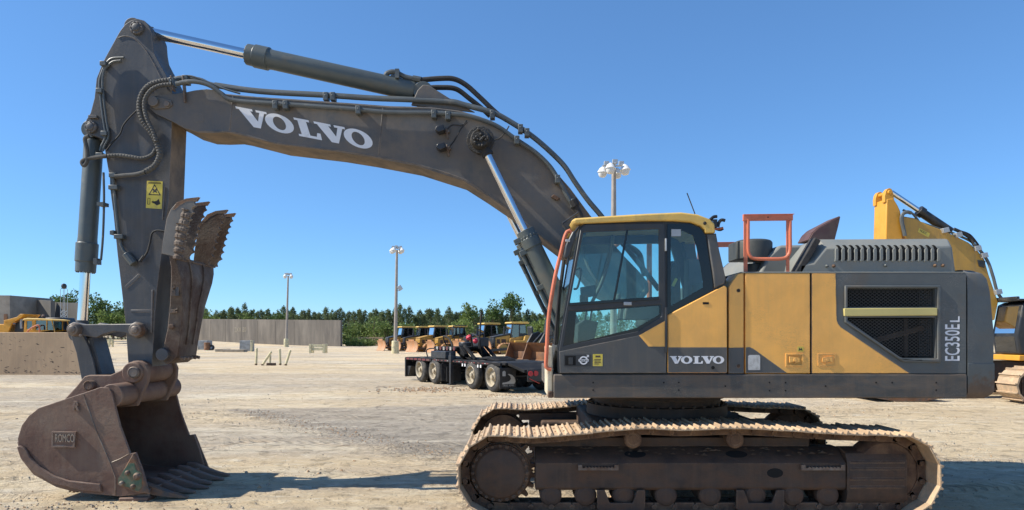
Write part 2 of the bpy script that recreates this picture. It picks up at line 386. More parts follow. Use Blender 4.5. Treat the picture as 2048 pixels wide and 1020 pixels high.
# slab-serif capitals, unit height, returned as (outline, holes)
def GV(): return [(0, 1), (.62, 1), (.62, .88), (.52, .88), (.70, .36), (.86, .88), (.74, .88), (.74, 1), (1.14, 1), (1.14, .88), (1.04, .88), (.72, 0), (.46, 0), (.10, .88), (0, .88)], []
def GO():
    a = [(.5 + .52 * math.cos(t), .5 + .52 * math.sin(t)) for t in [i * math.pi / 16 for i in range(32)]]
    b = [(.5 + .23 * math.cos(t), .5 + .36 * math.sin(t)) for t in [i * math.pi / 16 for i in range(32)]]
    return a, [b]
def GL(): return [(0, 1), (.56, 1), (.56, .88), (.44, .88), (.44, .14), (.68, .14), (.74, .36), (.86, .36), (.84, 0), (0, 0), (0, .12), (.12, .12), (.12, .88), (0, .88)], []
def slab_word(mb, o, ux, uz, t, m=0):                      # the five-letter maker's name, o lower-left, ux total width, uz height
    o, ux, uz = Vector(o), Vector(ux), Vector(uz)
    adv = [(GV, 0), (GO, 1.02), (GL, 2.14), (GV, 2.88), (GO, 3.92)]; W = 4.94
    n = ux.cross(uz).normalized()
    for g, a in adv:
        out, hs = g(); loops = [out] + hs; flat = [p for l in loops for p in l]
        q = lambda p: o + ux * ((p[0] + a) / W) + uz * p[1]
        tri = tessellate_polygon([[Vector((x, y, 0)) for x, y in l] for l in loops])
        N = len(flat); vs = [q(p) + n * t for p in flat] + [q(p) for p in flat]
        fs = [list(x) for x in tri]; k = 0
        for l in loops:
            L = len(l); fs += [(k + i, k + (i + 1) % L, N + k + (i + 1) % L, N + k + i) for i in range(L)]; k += L
        mb.add(vs, fs, m)
# ================================================================ the big grey and yellow excavator
YC = 8.65
ex = thing('excavator', 'large grey and yellow crawler excavator with long dark boom over a rusty toothed bucket', 'excavator', (1.8, YC, 0))

# ---- crawler tracks
mat('mud', (.15, .098, .06), .95, var=.3, vscale=8, bump=.4)
TR = .42; SX, IX, TZ = -.126, 3.94, .458
def track_loop():
    pts = []
    for i in range(0, 13):
        a = R(270 - 180 * i / 12); pts.append(Vector((SX + TR * math.cos(a), 0, TZ + TR * math.sin(a))))
    for x, z in ((.25, .862), (.75, .902), (1.28, .952), (1.78, .938), (2.32, .952), (2.85, .928), (3.4, .896)): pts.append(Vector((x, 0, z)))
    for i in range(0, 13):
        a = R(90 - 180 * i / 12); pts.append(Vector((IX + TR * math.cos(a), 0, TZ + TR * math.sin(a))))
    n = 40
    for i in range(1, n): pts.append(Vector((IX + (SX - IX) * i / n, 0, TZ - TR)))
    return spline(pts + [pts[0]], 5)
loop = track_loop()
Ltot = sum((b - a).length for a, b in zip(loop, loop[1:]))
NS = 50; PITCH = Ltot / NS
samples = []
acc = 0; k = 0
for a, b in zip(loop, loop[1:]):
    L = (b - a).length
    while k < NS and k * PITCH <= acc + L + 1e-9:
        t = (k * PITCH - acc) / L if L else 0
        samples.append((a.lerp(b, t), (b - a).normalized())); k += 1
    acc += L
# one triple-grouser shoe, x along travel, z outward
def shoe_mesh():
    w = PITCH * .49; g = .026
    prof = [(-w, -.012), (-w, .004), (-w + .006, g + .008), (-w + .022, g + .008), (-w + .036, .006), (-.016, .004), (-.010, g - .004), (.010, g - .004), (.016, .004), (w - .05, .004), (w - .042, g - .004), (w - .026, g - .004), (w - .018, .004), (w + .012, .002), (w + .012, -.012)]
    mb = MB(); mb.prism(prof, -.36, .36)
    for yy in (-.13, .13):
        for xx in (-.045, .045): mb.cyl((xx, yy, .0), (xx, yy, .018), .014, 6)
    return mb
shoe_proto = None
def make_track(yc, front=True):
    global shoe_proto
    ch = MB()
    for i, (p, d) in enumerate(samples):
        n = Vector((-d.z, 0, d.x))
        n = -n if (p - Vector((1.9, 0, .46))).dot(n) < 0 and abs(p.x - 1.9) > 1.9 else n
        # outward normal: travel runs clockwise seen from the camera, so the outside is on its left
        q = p - n * .0
        for yy in (yc - .10, yc + .10):
            c = p - OUT(d) * .058
            ch.obox((c.x, yy, c.z), d * PITCH * .53, (0, .022, 0), OUT(d) * .042)
        c = p - OUT(d) * .062 + d * PITCH * .5
        ch.cyl((c.x, yc - .15, c.z), (c.x, yc + .15, c.z), .026, 10)
        c2 = p - OUT(d) * .02 - d * PITCH * .25
    tr = ch.build('crawler_track', 'track_rust', ex)
    rnd = random.Random(3)
    for i, (p, d) in enumerate(samples):
        if shoe_proto is None:
            o = shoe_mesh().build('track_shoe', 'shoe_steel', tr, bevel=.003, segs=1, world=False); shoe_proto = o
        else:
            o = shoe_proto.copy(); col.objects.link(o); o.parent = tr
        u = OUT(d); a = math.atan2(-d.z, d.x)
        # local x = d, local z = outward
        M = Matrix(((d.x, 0, u.x), (0, 1 if True else 1, 0), (d.z, 0, u.z))).to_4x4()
        if M.determinant() < 0: M = Matrix(((-d.x, 0, u.x), (0, 1, 0), (-d.z, 0, u.z))).to_4x4()
        e = M.to_euler(); e.y += rnd.uniform(-.015, .015)
        o.rotation_euler = e
        o.location = Vector((p.x, yc + rnd.uniform(-.004, .004), p.z)) - OFF[ex.name] + u * rnd.uniform(-.003, .003)
    return tr
def OUT(d): return Vector((-d.z, 0, d.x))
make_track(7.37); make_track(9.95)

# ---- track frames, sprockets, idlers, rollers
def gear(cx, cz, r0, r1, n):
    pts = []
    for i in range(n):
        for f, r in ((0, r0), (.22, r0), (.36, r1), (.64, r1), (.78, r0)):
            a = 2 * math.pi * (i + f) / n; pts.append((cx + r * math.cos(a), cz + r * math.sin(a)))
    return pts
for yc, sgn in ((7.37, -1), (9.95, 1)):
    def yy(t): return yc + sgn * t                                   # t grows towards the outer side
    m = MB(); m.prism(gear(SX, TZ, .335, .395, 21), yc - .035, yc + .035)
    m.ycyl(SX, TZ, yy(-.2), yy(.1), .315, 40); sp = m.build('drive_sprocket', 'track_rust', ex, bevel=.006)
    m = MB(); m.lathe([(0, .30), (.05, .30), (.062, .275), (.075, .262), (.09, .255), (.10, .24)], (SX, yy(.1), TZ), (SX, yy(.2), TZ), 40)
    for i in range(24):
        a = 2 * math.pi * i / 24; x, z = SX + .283 * math.cos(a), TZ + .283 * math.sin(a)
        m.cyl((x, yy(.13), z), (x, yy(.178), z), .019, 6)
    m.build('final_drive_cover', 'frame_brown', sp, bevel=.004)
    m = MB(); m.lathe([(0, .31), (.05, .36), (.08, .37), (.17, .37), (.2, .36), (.25, .31)], (IX, yc - .125, TZ), (IX, yc + .125, TZ), 40)
    m.build('idler_wheel', 'track_rust', ex, bevel=.005)
    m = MB()
    o, i_ = yy(.135), yy(-.22)
    sec = [(yy(-.05), .70), (yy(.135), .575), (yy(.15), .555), (yy(.15), .30), (yy(.12), .27), (i_, .27), (i_, .70)]
    m.yz(sec, .245, 3.50)
    m.yz([(yy(-.22), .70), (yy(-.05), .70), (yy(-.05), .80), (yy(-.22), .80)], .10, 3.2)    # inner riser up to the carrier rollers
    fr = m.build('track_frame', 'frame_brown', ex, bevel=.012)
    m = MB()
    sec = [(yy(.0), .70), (yy(.12), .66), (yy(.165), .58), (yy(.165), .20), (yy(.12), .135), (yy(-.1), .135), (yy(-.1), .70)]
    m.yz(sec, 3.502, 4.13)
    for z in (.30, .385, .49, .56): m.box((3.53, min(yy(.16), yy(.172)), z), (4.10, max(yy(.16), yy(.172)), z + .022))
    m.build('idler_guard', 'frame_brown', ex, bevel=.012)
    for x in (1.272, 2.345):
        m = MB(); m.lathe([(0, .075), (.012, .092), (.1, .092), (.11, .072), (.22, .072), (.23, .088), (.32, .088)], (x, yy(.13), .80), (x, yy(-.2), .80), 24)
        m.lathe([(0, .05), (.012, .06)], (x, yy(.138), .80), (x, yy(.126), .80), 16)
        m.build('carrier_roller', 'track_rust', ex, bevel=.003)
    for px in (1102, 1172, 1248, 1333, 1422, 1512, 1588, 1658):
        x = X(px, 7.22); m = MB()
        m.lathe([(0, .06), (.012, .095), (.03, .115), (.1, .118), (.12, .09), (.24, .09), (.26, .118), (.36, .115)], (x, yy(.15), .215), (x, yy(-.21), .215), 24)
        m.build('track_roller', 'frame_brown', ex, bevel=.003, ang=18)
    m = MB(); rn = random.Random(31)
    for _ in range(60):
        x = rn.uniform(.3, 3.45); y0_ = rn.uniform(.0, .1); s_ = rn.uniform(.008, .03); c = Vector((x, yy(y0_), .70 - y0_ * .67)); vs = []
        for a in range(6): t = a * 1.047 + rn.uniform(-.3, .3); vs.append(c + Vector((s_ * 1.6 * math.cos(t), sgn * s_ * math.sin(t) * .8, -.004 - sgn * 0)))
        m.add(vs + [c + Vector((0, 0, s_ * .5))], [(a, (a + 1) % 6, 6) for a in range(6)])
    o = m.build('packed_mud', 'mud', fr); o['kind'] = 'stuff'
    for px in (1242, 1520):
        x = X(px, 7.2); m = MB()
        m.prism([(x - .25, .285), (x - .25, .09), (x - .2, .06), (x + .2, .06), (x + .25, .09), (x + .25, .285), (x + .17, .285), (x + .12, .15), (x - .12, .15), (x - .17, .285)], yy(.155), yy(.185))
        m.build('roller_guard', 'frame_brown', ex, bevel=.006)
    for x0, x1 in ((.69, 1.11), (3.015, 3.47)):                      # serrated step plates on the outer face
        m = MB(); z = Z(938, 7.2); n = 9
        saw = [(x0, z - .012), (x0, z + .045), (x0 + .04, z + .045), (x0 + .045, z + .012)]
        for i in range(n): saw += [(x0 + .06 + (x1 - x0 - .12) * (i + .25) / n, z + .012), (x0 + .06 + (x1 - x0 - .12) * (i + .6) / n, z + .026)]
        saw += [(x1 - .045, z + .012), (x1 - .04, z + .045), (x1, z + .045), (x1, z - .012)]
        m.prism(saw, yy(.151), yy(.185)); m.build('step_plate', 'worn_steel', fr)
    m = MB()
    def oval(cx, cz, a, b, n=20): return [(cx + a * math.cos(2 * math.pi * i / n), cz + b * math.sin(2 * math.pi * i / n)) for i in range(n)]
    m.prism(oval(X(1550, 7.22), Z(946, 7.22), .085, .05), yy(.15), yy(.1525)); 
    m.build('frame_hole_shade', 'dark_void', fr)  # flat dark oval on the frame face, the hole's shade painted on
    for px in (1273, 1478):                                         # flat dark ovals, painted shade of ports on the sloping upper face
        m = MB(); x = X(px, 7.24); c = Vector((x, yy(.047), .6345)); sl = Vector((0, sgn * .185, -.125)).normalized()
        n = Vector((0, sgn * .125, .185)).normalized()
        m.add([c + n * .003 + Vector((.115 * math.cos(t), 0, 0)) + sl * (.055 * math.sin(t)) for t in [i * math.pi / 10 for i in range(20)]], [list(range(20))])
        m.build('frame_port_shade', 'dark_void', fr)
m = MB(); m.box((.9, 7.6, .45), (2.8, 9.7, .93)); m.box((.4, 7.55, .42), (3.3, 7.9, .72)); m.box((.4, 9.4, .42), (3.3, 9.75, .72))
m.build('undercarriage_frame', 'frame_brown', ex, bevel=.03)
m = MB(); m.lathe([(0, .86), (.14, .86), (.145, .78), (.22, .78), (.225, .84), (.34, .84)], (1.8, YC, .92), (1.8, YC, 1.26), 64)
for i in range(36):
    a = 2 * math.pi * i / 36; x, y = 1.8 + .82 * math.cos(a), YC + .82 * math.sin(a); m.cyl((x, y, .9), (x, y, 1.085), .02, 6)
m.build('turntable', 'frame_brown', ex, bevel=.004)

# ---- upper structure
D0 = 7.2; YB = 10.1
deck = MB(); zb = Z(796, D0); zt = Z(748.5, D0)
deck.box((X(1107, D0), D0 - .012, zb), (X(1933, D0), YB, zt))
dk = deck.build('deck_frame', 'deck_paint', ex, bevel=.012)
m = MB()
for px, py in ((1186, 765), (1186, 780), (1327, 765), (1357, 765), (1357, 780), (1538, 765), (1570, 765), (1538, 781), (1570, 781), (1751, 765), (1783, 765), (1871, 765), (1871, 780), (1450, 772), (1650, 772)):
    m.ycyl(X(px, D0), Z(py, D0), D0 - .0145, D0 + .01, .009, 10)
m.build('bolt_hole_shade', 'dark_void', dk)  # dark dots set on the beam, painted shade of bolt holes
m = MB(); m.box((X(1094, D0), 7.25, zb + .02), (X(1106.5, D0), 7.75, Z(692, D0))); m.box((X(1099, D0), 7.75, zb + .02), (X(1106.5, D0), 8.2, zt + .2))
m.build('front_plate', 'plate_cream', ex, bevel=.015)  # cream-coloured plates in front of the darker deck beam
m = MB(); m.box((X(1096, D0), D0 + .0, zb - .0), (X(1106.5, D0), 7.3, zb + .07)); m.build('front_foot', 'track_rust', ex, bevel=.01)
# machinery block behind the side doors
XB = X(1455, D0); XE = X(1932, D0); ZT = Z(545.5, D0)
m = MB(); m.box((XB + .03, D0 + .36, zt + .005), (XE - .02, YB - .02, ZT - .03)); m.build('engine_bay', 'grey_paint', ex, bevel=.02)
# the near side skin; doors are separate parts
def panel(px0, px1, name, mats, poly=None):
    pass
m = MB(); pz = zt + .004
def pxs(pts, D=D0): return pl(D, pts)
m.prism(pxs([(1457.5, 747), (1457.5, 574), (1476, 547), (1487.5, 546), (1487.5, 747)]), D0, D0 + .34)
m.prism(pxs([(1457, 747), (1457, 695), (1488, 695), (1488, 747)]), D0 - .002, D0 + .01, 1)
m.ycyl(X(1477, D0), Z(581, D0), D0 - .006, D0 + .01, .018, 14, 2); m.ycyl(X(1477, D0), Z(732, D0), D0 - .008, D0 + .01, .02, 14, 3)
m.build('corner_panel', ['yellow_paint', 'grey_paint', 'grease_black', 'track_rust'], ex, bevel=.006)
m = MB(); m.prism(pxs([(1490.5, 747), (1490.5, 546), (1620.5, 546), (1620.5, 747)]), D0, D0 + .34)
sd = m.build('service_door', 'yellow_paint', ex, bevel=.008)
m = MB(); m.prism(pxs([(1491.5, 746), (1491.5, 695), (1499, 694), (1506, 697), (1574, 746)]), D0 - .002, D0 + .004); m.build('paint_flash', 'grey_paint', sd)
m = MB(); m.prism(pxs([(1496, 740), (1496, 712), (1499, 710), (1518, 710), (1520, 713), (1520, 740)]), D0 - .0045, D0); m.build('paper_label', 'white_decal', sd)
m = MB(); m.prism(pxs([(1595, 703), (1595, 693), (1607, 693), (1607, 703)]), D0 - .002, D0)
m.prism(pxs([(1597, 701.5), (1599, 695), (1601, 699), (1603, 695), (1605, 701.5), (1601, 700)]), D0 - .003, D0 - .0015, 1)
m.build('warning_label', ['yellow_decal', 'black_paint'], sd)
def latch(px, parent, flip):
    m = MB(); x, z = X(px, D0), Z(720, D0); w, h = .095, .068
    m.prism([(x - w, z - h), (x + w, z - h), (x + w, z + h), (x - w, z + h)], D0 - .006, D0 + .01, 0, holes=[[(x - w * .8, z - h * .75), (x + w * .8, z - h * .75), (x + w * .8, z + h * .75), (x - w * .8, z + h * .75)]])
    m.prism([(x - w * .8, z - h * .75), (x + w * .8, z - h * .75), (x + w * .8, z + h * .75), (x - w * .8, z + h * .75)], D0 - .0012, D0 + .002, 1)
    s = flip
    m.prism([(x - s * w * .5, z + h * .35), (x + s * w * .6, z + h * .55), (x + s * w * .6, z - h * .4), (x, z - h * .2), (x, z - h * .5), (x - s * w * .5, z - h * .3)], D0 - .016, D0 + .002, 0)
    m.cyl((x, D0 - .02, z), (x, D0 - .01, z), .018, 12, 0)
    m.build('door_latch', ['yellow_paint', 'latch_recess_shade'], parent, bevel=.003)
mat('latch_recess_shade', (.50, .27, .06), .6, bump=0)  # darker yellow, the shade inside the latch put into the colour
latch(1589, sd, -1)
# radiator door with two grilles, grey with a yellow leading edge
up = pxs([(1695, 614), (1695, 577), (1871, 577), (1871, 614)])
lo = pxs([(1695, 641), (1695, 635), (1871, 635), (1871, 716), (1806, 716), (1800, 714)])
out = pxs([(1623.5, 747), (1623.5, 546), (1932, 546), (1932, 747)])
m = MB(); m.prism(out, D0, D0 + .34, 0, holes=[up, lo])
rd = None
mat('door_grey', (.092, .10, .098), .5, var=.12, dirt=(.14, .11, .08), amt=.36, dscale=2, bump=.05, scratch=(.24, .22, .2))
rd = m.build('radiator_door', 'door_grey', ex)
m = MB(); m.prism(pxs([(1624, 746.3), (1624, 546.6), (1671, 546.6), (1673, 640), (1676, 648), (1682, 655), (1818, 746.3)]), D0 - .002, D0 + .01); m.build('paint_flash', 'yellow_paint', rd)
m = MB()                                                            # raised lip round the grilles
rim_o = pxs([(1688, 645), (1688, 571), (1880, 571), (1880, 725), (1806, 724), (1796, 719)])
rim_i = pxs([(1694, 642), (1694, 576), (1873, 576), (1873, 717), (1807, 717.5), (1799, 714.5)])
m.prism(rim_o, D0 - .022, D0 + .001, 0, holes=[rim_i]); m.build('grille_surround', 'door_grey', rd, bevel=.01)
m = MB(); m.prism(pxs([(1687, 632.5), (1686, 617), (1872, 616), (1872, 631)]), D0 - .026, D0 + .002); m.build('grille_crossbar', 'pale_yellow_strip', rd, bevel=.006)
def mesh_grille(poly, x0, x1, z0, z1):
    m = MB(); cw = .046; chh = .017; yb = D0 + .03
    def inside(x, z):
        c = False; n = len(poly)
        for i in range(n):
            (ax, az), (bx, bz) = poly[i], poly[(i + 1) % n]
            if (az > z) != (bz > z) and x < (bx - ax) * (z - az) / (bz - az) + ax: c = not c
        return c
    z = z0; r = 0
    while z < z1:
        x = x0
        while x < x1:
            for s in (1, -1):
                a = (x, z + (0 if s > 0 else 0)); pa = Vector((x, yb, z)); pb = Vector((x + cw / 2, yb, z + s * chh)); 
                if inside(pa.x, pa.z) and inside(pb.x, pb.z): m.bar(pa, pb, .003, .0055)
                pa = Vector((x + cw / 2, yb, z + s * chh)); pb = Vector((x + cw, yb, z))
                if inside(pa.x, pa.z) and inside(pb.x, pb.z): m.bar(pa, pb, .003, .0055)
            x += cw
        z += chh * 2
    o = m.build('grille_mesh', 'mesh_wire', rd, smooth=False)
mat('mesh_wire', (.055, .052, .048), .5, .3, var=.2, bump=0)
mesh_grille(up, X(1695, D0), X(1871, D0), Z(613, D0), Z(577, D0))
mesh_grille(lo, X(1695, D0), X(1871, D0), Z(716, D0), Z(636, D0))
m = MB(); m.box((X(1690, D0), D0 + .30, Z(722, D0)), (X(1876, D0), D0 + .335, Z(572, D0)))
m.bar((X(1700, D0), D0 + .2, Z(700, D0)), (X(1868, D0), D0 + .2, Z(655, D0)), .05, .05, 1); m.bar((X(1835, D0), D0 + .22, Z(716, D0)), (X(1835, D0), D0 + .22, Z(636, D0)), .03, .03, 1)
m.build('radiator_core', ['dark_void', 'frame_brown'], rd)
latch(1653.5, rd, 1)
m = MB(); e = D0 - .0015
text(m, 'EC350E', (X(1919.5, D0), e, Z(721.5, D0)), (0, 0, X(1097.0, D0) - X(1024, D0)), (X(1889.5, D0) - X(1919.5, D0), 0, 0), bold=.012)
text(m, 'L', (X(1919, D0), e, Z(644, D0)), (0, 0, .06), (-.10, 0, 0), bold=.01)
m.build('model_lettering', 'white_letter', rd, smooth=False)
m = MB(); zz = Z(543.5, D0); m.box((XB + .14, D0 - .002, Z(546.2, D0)), (XE - .01, D0 + .5, zz)); m.box((XB + .14, D0 + .5, zz - .012), (XE - .01, YB, zz)); m.build('top_edge_cap', 'hood_plastic', ex, bevel=.01)

# ---- counterweight
def cw_ring(r, x0, inset):
    pts = [(x0, D0 + inset)]; n = 14; A = 23.3
    for i in range(n + 1):
        a = R(-A + 2 * A * i / n); pts.append((1.8 + r * math.cos(a), YC + (r) * math.sin(a) * (1 - inset / 3.5)))
    pts.append((x0, 2 * YC - D0 - inset)); return pts
lv = [(zb - .012, 3.47, .05), (zb + .03, 3.53, .012), (zb + .07, 3.555, 0), (1.60, 3.555, -.004), (1.605, 3.545, 0), (1.9, 3.55, 0), (2.35, 3.515, .004), (2.49, 3.49, .012), (2.55, 3.45, .035), (2.585, 3.37, .08), (2.592, 3.25, .14)]
m = MB(); rings = []
for z, r, ins in lv: rings.append([(x, y, z) for x, y in cw_ring(r, X(1935.5, D0), ins)])
n = len(rings[0]); vs = [v for r_ in rings for v in r_]; fs = []
for j in range(len(rings) - 1):
    for i in range(n): fs.append((j * n + i, j * n + (i + 1) % n, (j + 1) * n + (i + 1) % n, (j + 1) * n + i))
fs.append(list(range(n))[::-1]); fs.append([(len(rings) - 1) * n + i for i in range(n)])
m.add(vs, fs); 
def cw_material():
    g = mat('counterweight_paint', (.105, .115, .112), .55, var=.15, dirt=(.17, .15, .12), amt=.36, dscale=1.7, bump=.15, scratch=(.3, .29, .27)); nt = g.node_tree; b = nt.nodes['Principled BSDF']
    src = b.inputs['Base Color'].links[0].from_socket; v = coords(nt); sp = nt.nodes.new('ShaderNodeSeparateXYZ'); nt.links.new(v, sp.inputs[0])
    h = math_(nt, 'MULTIPLY', math_(nt, 'SUBTRACT', 1.82, sp.outputs[2]), 1.0)     # rust scraped up from the lower edge
    f = ramp(nt, math_(nt, 'ADD', h, math_(nt, 'MULTIPLY', math_(nt, 'SUBTRACT', noise(nt, v, 2.6, 7, .7), .5), 1.5)), .36, .52)
    c = mixc(nt, math_(nt, 'MULTIPLY', f, .85), src, mixc(nt, noise(nt, v, 9, 5), (.06, .035, .022), (.17, .10, .06)))
    nt.links.new(c, b.inputs['Base Color'])
cw_material()
cwt = m.build('counterweight', 'counterweight_paint', ex, ang=30)

# ---- engine hood with louvres
D1, D2 = 7.26, 7.44
zlow = ZT - .01
near = [(X(1597, D1), zlow), (X(1600, D1), Z(528, D1)), (X(1627, D1), Z(526, D1)), (X(1652, D1), Z(495, D1)), (X(1904, D1), Z(493, D1)), (X(1911, D1), zlow)]
far = [(X(1589, D2), zlow), (X(1595, D2), Z(523, D2)), (X(1627, D2), Z(484, D2)), (X(1638, D2), Z(478.5, D2)), (X(1896, D2), Z(477, D2)), (X(1911, D2), zlow)]
m = MB(); m.prism(near, D1, D2, poly2=far); m.prism(far, D2, 9.8)
hd = m.build('engine_hood', 'hood_plastic', ex, bevel=.02)
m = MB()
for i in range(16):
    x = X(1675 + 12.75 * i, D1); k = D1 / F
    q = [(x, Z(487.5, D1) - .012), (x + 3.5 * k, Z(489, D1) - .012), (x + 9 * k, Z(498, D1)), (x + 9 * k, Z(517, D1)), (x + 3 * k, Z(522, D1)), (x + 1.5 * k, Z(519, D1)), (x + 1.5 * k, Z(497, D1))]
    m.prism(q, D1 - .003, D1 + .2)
m.build('louvre_slot_shade', 'dark_void', hd)  # dark shapes between the fins, painted shade of the slots
m = MB()
for i in range(17):
    x = X(1671.5 + 12.75 * i, D1); k = D1 / F
    q = [(x - .5 * k, Z(497, D1)), (x + 3.2 * k, Z(497, D1)), (x + 4.6 * k, Z(499, D1)), (x + 4.6 * k, Z(519, D1)), (x - .5 * k, Z(524, D1)), (x - 3.0 * k, Z(523, D1)), (x - 2.0 * k, Z(518, D1)), (x - 2 * k, Z(500, D1))]
    m.prism(q, D1 - .014, D1 + .01)
m.build('louvre_fin', 'hood_plastic', hd, bevel=.004)
m = MB()
for px, py, c in ((1653, 532, 0), (1667, 532, 1), (1770, 531, 0), (1869, 531, 1), (1885, 531, 1)):
    x, z = X(px, D1), Z(py, D1); m.lathe([(0, .006), (.012, .016), (.03, .018)], (x, D1 - .028, z), (x, D1, z), 12, c)
m.build('hood_bolt', ['pipe_grey', 'track_rust'], hd)
m = MB(); m.bar((X(1583, D2), D2 - .1, zlow + .01), (X(1622, D2), D2 - .1, Z(482, D2)), .16, .07); m.build('hood_seal', 'rubber', hd, bevel=.01)
m = MB(); D3 = 7.75
m.prism([(X(1515, D3), zlow), (X(1536, D3), Z(512, D3)), (X(1560, D3), Z(490, D3)), (X(1660, D3), Z(489, D3)), (X(1660, D3), zlow)], D3, 9.6); m.build('side_hood', 'hood_plastic', ex, bevel=.03)
m = MB(); D3 = 8.3; q = [(1618, 480), (1626, 466), (1637, 456), (1681, 433), (1676, 455), (1669, 482)]
m.prism(pl(D3, q), D3, D3 + .03); m.prism(pl(D3, q), D3 + .30, D3 + .33)
tp = pl(D3, [(1618, 480), (1626, 466), (1637, 456), (1681, 433)])
for (a, b) in zip(tp, tp[1:]): m.bar((a[0], D3 + .165, a[1]), (b[0], D3 + .165, b[1]), .30, .02)
m.build('exhaust_hood', 'dark_red_paint', ex, bevel=.004)
m = MB(); D3 = 7.95; k = D3 / F
m.lathe([(0, .18), (.01, .21), (.20, .212), (.225, .20), (.235, .17)], (X(1506, D3), D3, Z(522, D3)), (X(1506, D3), D3, Z(480, D3)), 32)
m.lathe([(0, .085), (.2, .085)], (X(1508, D3), D3, zlow - .02), (X(1508, D3), D3, Z(522, D3)), 20)
m.box((X(1468, D3), D3 - .1, Z(521, D3)), (X(1489, D3), D3 + .22, Z(484, D3)))

mat('precleaner_grey', (.05, .055, .052), .6, var=.15, dirt=(.1, .095, .08), amt=.35, bump=.05)
m.build('air_precleaner', 'precleaner_grey', ex, bevel=.012)

# ---- orange handrails (near and far) and grab bar in front of the cab
def rail(D, dx):
    m = MB(); f = lambda a, b: Vector((X(a, 7.3) + dx, D, Z(b, 7.3)))
    m.tube(resample(spline([f(1496, 436), f(1496, 470), f(1496, 498), f(1499, 510), f(1508, 517), (f(1540, 518)), f(1566, 517), f(1576, 511), f(1580, 498), f(1580, 470), f(1580, 438)], 8), .02), .019, 10)
    m.bar(f(1491, 432), f(1491, 548), .012, .04, up=(1, 0, 0)); m.bar(f(1575.5, 438), f(1575.5, 548), .012, .034, up=(1, 0, 0))
    m.bar(f(1486, 436), f(1585, 435), .03, .062); m.bar(f(1486, 429.6), f(1587, 428.6), .05, .006)
    m.ycyl(f(1535, 0).x, f(0, 435).z, D - .02, D, .008, 8, 1)
    m.build('handrail', ['orange_paint', 'grease_black'], ex, bevel=.002)
rail(7.3, 0); rail(9.5, .10)
m = MB(); m.tube(resample(pxpath(7.22, [(1146, 470), (1139, 461), (1131, 470), (1122, 505), (1111, 550), (1102, 600), (1097, 640), (1094, 690), (1092, 725), (1093, 735), (1098, 738), (1108, 739)]), .03), .021, 10)
m.build('grab_bar', 'orange_paint', ex)
m = MB(); m.tube([(1.90, 9.55, 1.9), (1.90, 9.55, 3.27)], .038, 10); m.tube([(1.35, 9.5, 3.06), (1.55, 9.5, 3.24), (1.9, 9.5, 3.27), (2.5, 9.5, 3.27)], .03, 10); m.tube([(2.5, 9.52, 1.9), (2.5, 9.52, 3.27)], .03, 10); m.build('far_grab_post', 'orange_paint', ex)

# ---- cab
CD = 7.16; CB = 8.22
m = MB()
side = [(1117, 747), (1115, 700), (1133, 600), (1158, 456), (1170, 446), (1345, 443), (1380, 446), (1400, 454), (1410, 468), (1432, 467), (1438, 500), (1451, 557), (1453, 747)]
win_door = [(1122, 697), (1138, 604), (1164, 462), (1318, 456), (1323, 460), (1323, 634), (1276, 664)]
win_rear = [(1337, 622), (1337, 456), (1372, 458), (1392, 466), (1400, 480), (1410, 528), (1420, 566)]
S = pl(D0, side)
m.prism(S, D0, D0 + .06, 0, holes=[pl(D0, [(1126, 694), (1140, 604), (1166, 464), (1327, 458), (1327, 634), (1278, 664)]), pl(D0, win_rear)])
# far side wall with a large window
fs_ = [(x, z) for x, z in S]
wf = pl(D0, [(1124, 690), (1168, 464), (1355, 462), (1385, 470), (1412, 560), (1414, 690)])
m.prism(fs_, CB - .05, CB, 0, holes=[wf])
# cross members: front bottom, front top, rear wall, roof underside, floor
a, b, c, d = S[2], S[3], S[4], S[1]
m.bar((S[3][0], (D0 + CB) / 2, S[3][1] - .02), (S[3][0] + .0, (D0 + CB) / 2 + .001, S[3][1] - .02), .01, .01)
m.box((S[3][0] - .0, D0 + .06, S[3][1] - .06), (S[3][0] + .08, CB - .05, S[3][1] - .005)); m.box((S[1][0] - .0, D0 + .06, Z(745, D0)), (S[1][0] + .06, CB - .05, Z(690, D0)))
m.box((S[1][0] + .06, D0 + .06, zt + .002), (S[-1][0] - .05, CB - .05, zt + .06))
m.box((X(1420, D0), D0 + .06, zt + .06), (X(1447, D0), CB - .05, Z(560, D0)))
m.prism(pl(D0, [(1405, 462), (1430, 467), (1447, 557), (1425, 557)]), D0 + .06, D0 + .16); m.prism(pl(D0, [(1405, 462), (1430, 467), (1447, 557), (1425, 557)]), CB - .2, CB - .05)
cab = m.build('cab', 'cab_frame', ex, bevel=.008)
# roof
m = MB(); rn = pl(D0, [(1148, 449), (1143, 441), (1150, 436), (1200, 432.5), (1290, 427), (1362, 424), (1394, 428), (1418, 437), (1428, 449), (1430, 467), (1409.5, 467.5), (1408, 460), (1400, 453), (1380, 445.5), (1345, 443), (1290, 443)])
def inset(poly, k):
    cx = sum(p[0] for p in poly) / len(poly); return [(x + (cx - x) * k * .3, z - (k if z > Z(440, D0) else 0) * .25) for x, z in poly]
m.prism(inset(rn, .06), D0 - .05, D0 + .02, poly2=rn); m.prism(rn, D0 + .02, CB - .02); m.prism(rn, CB - .02, CB + .05, poly2=inset(rn, .06))
m.ycyl(X(1407, D0), Z(448, D0), D0 - .055, D0, .022, 14, 1)
rf = m.build('cab_roof', ['roof_yellow', 'grease_black'], cab, bevel=.012)
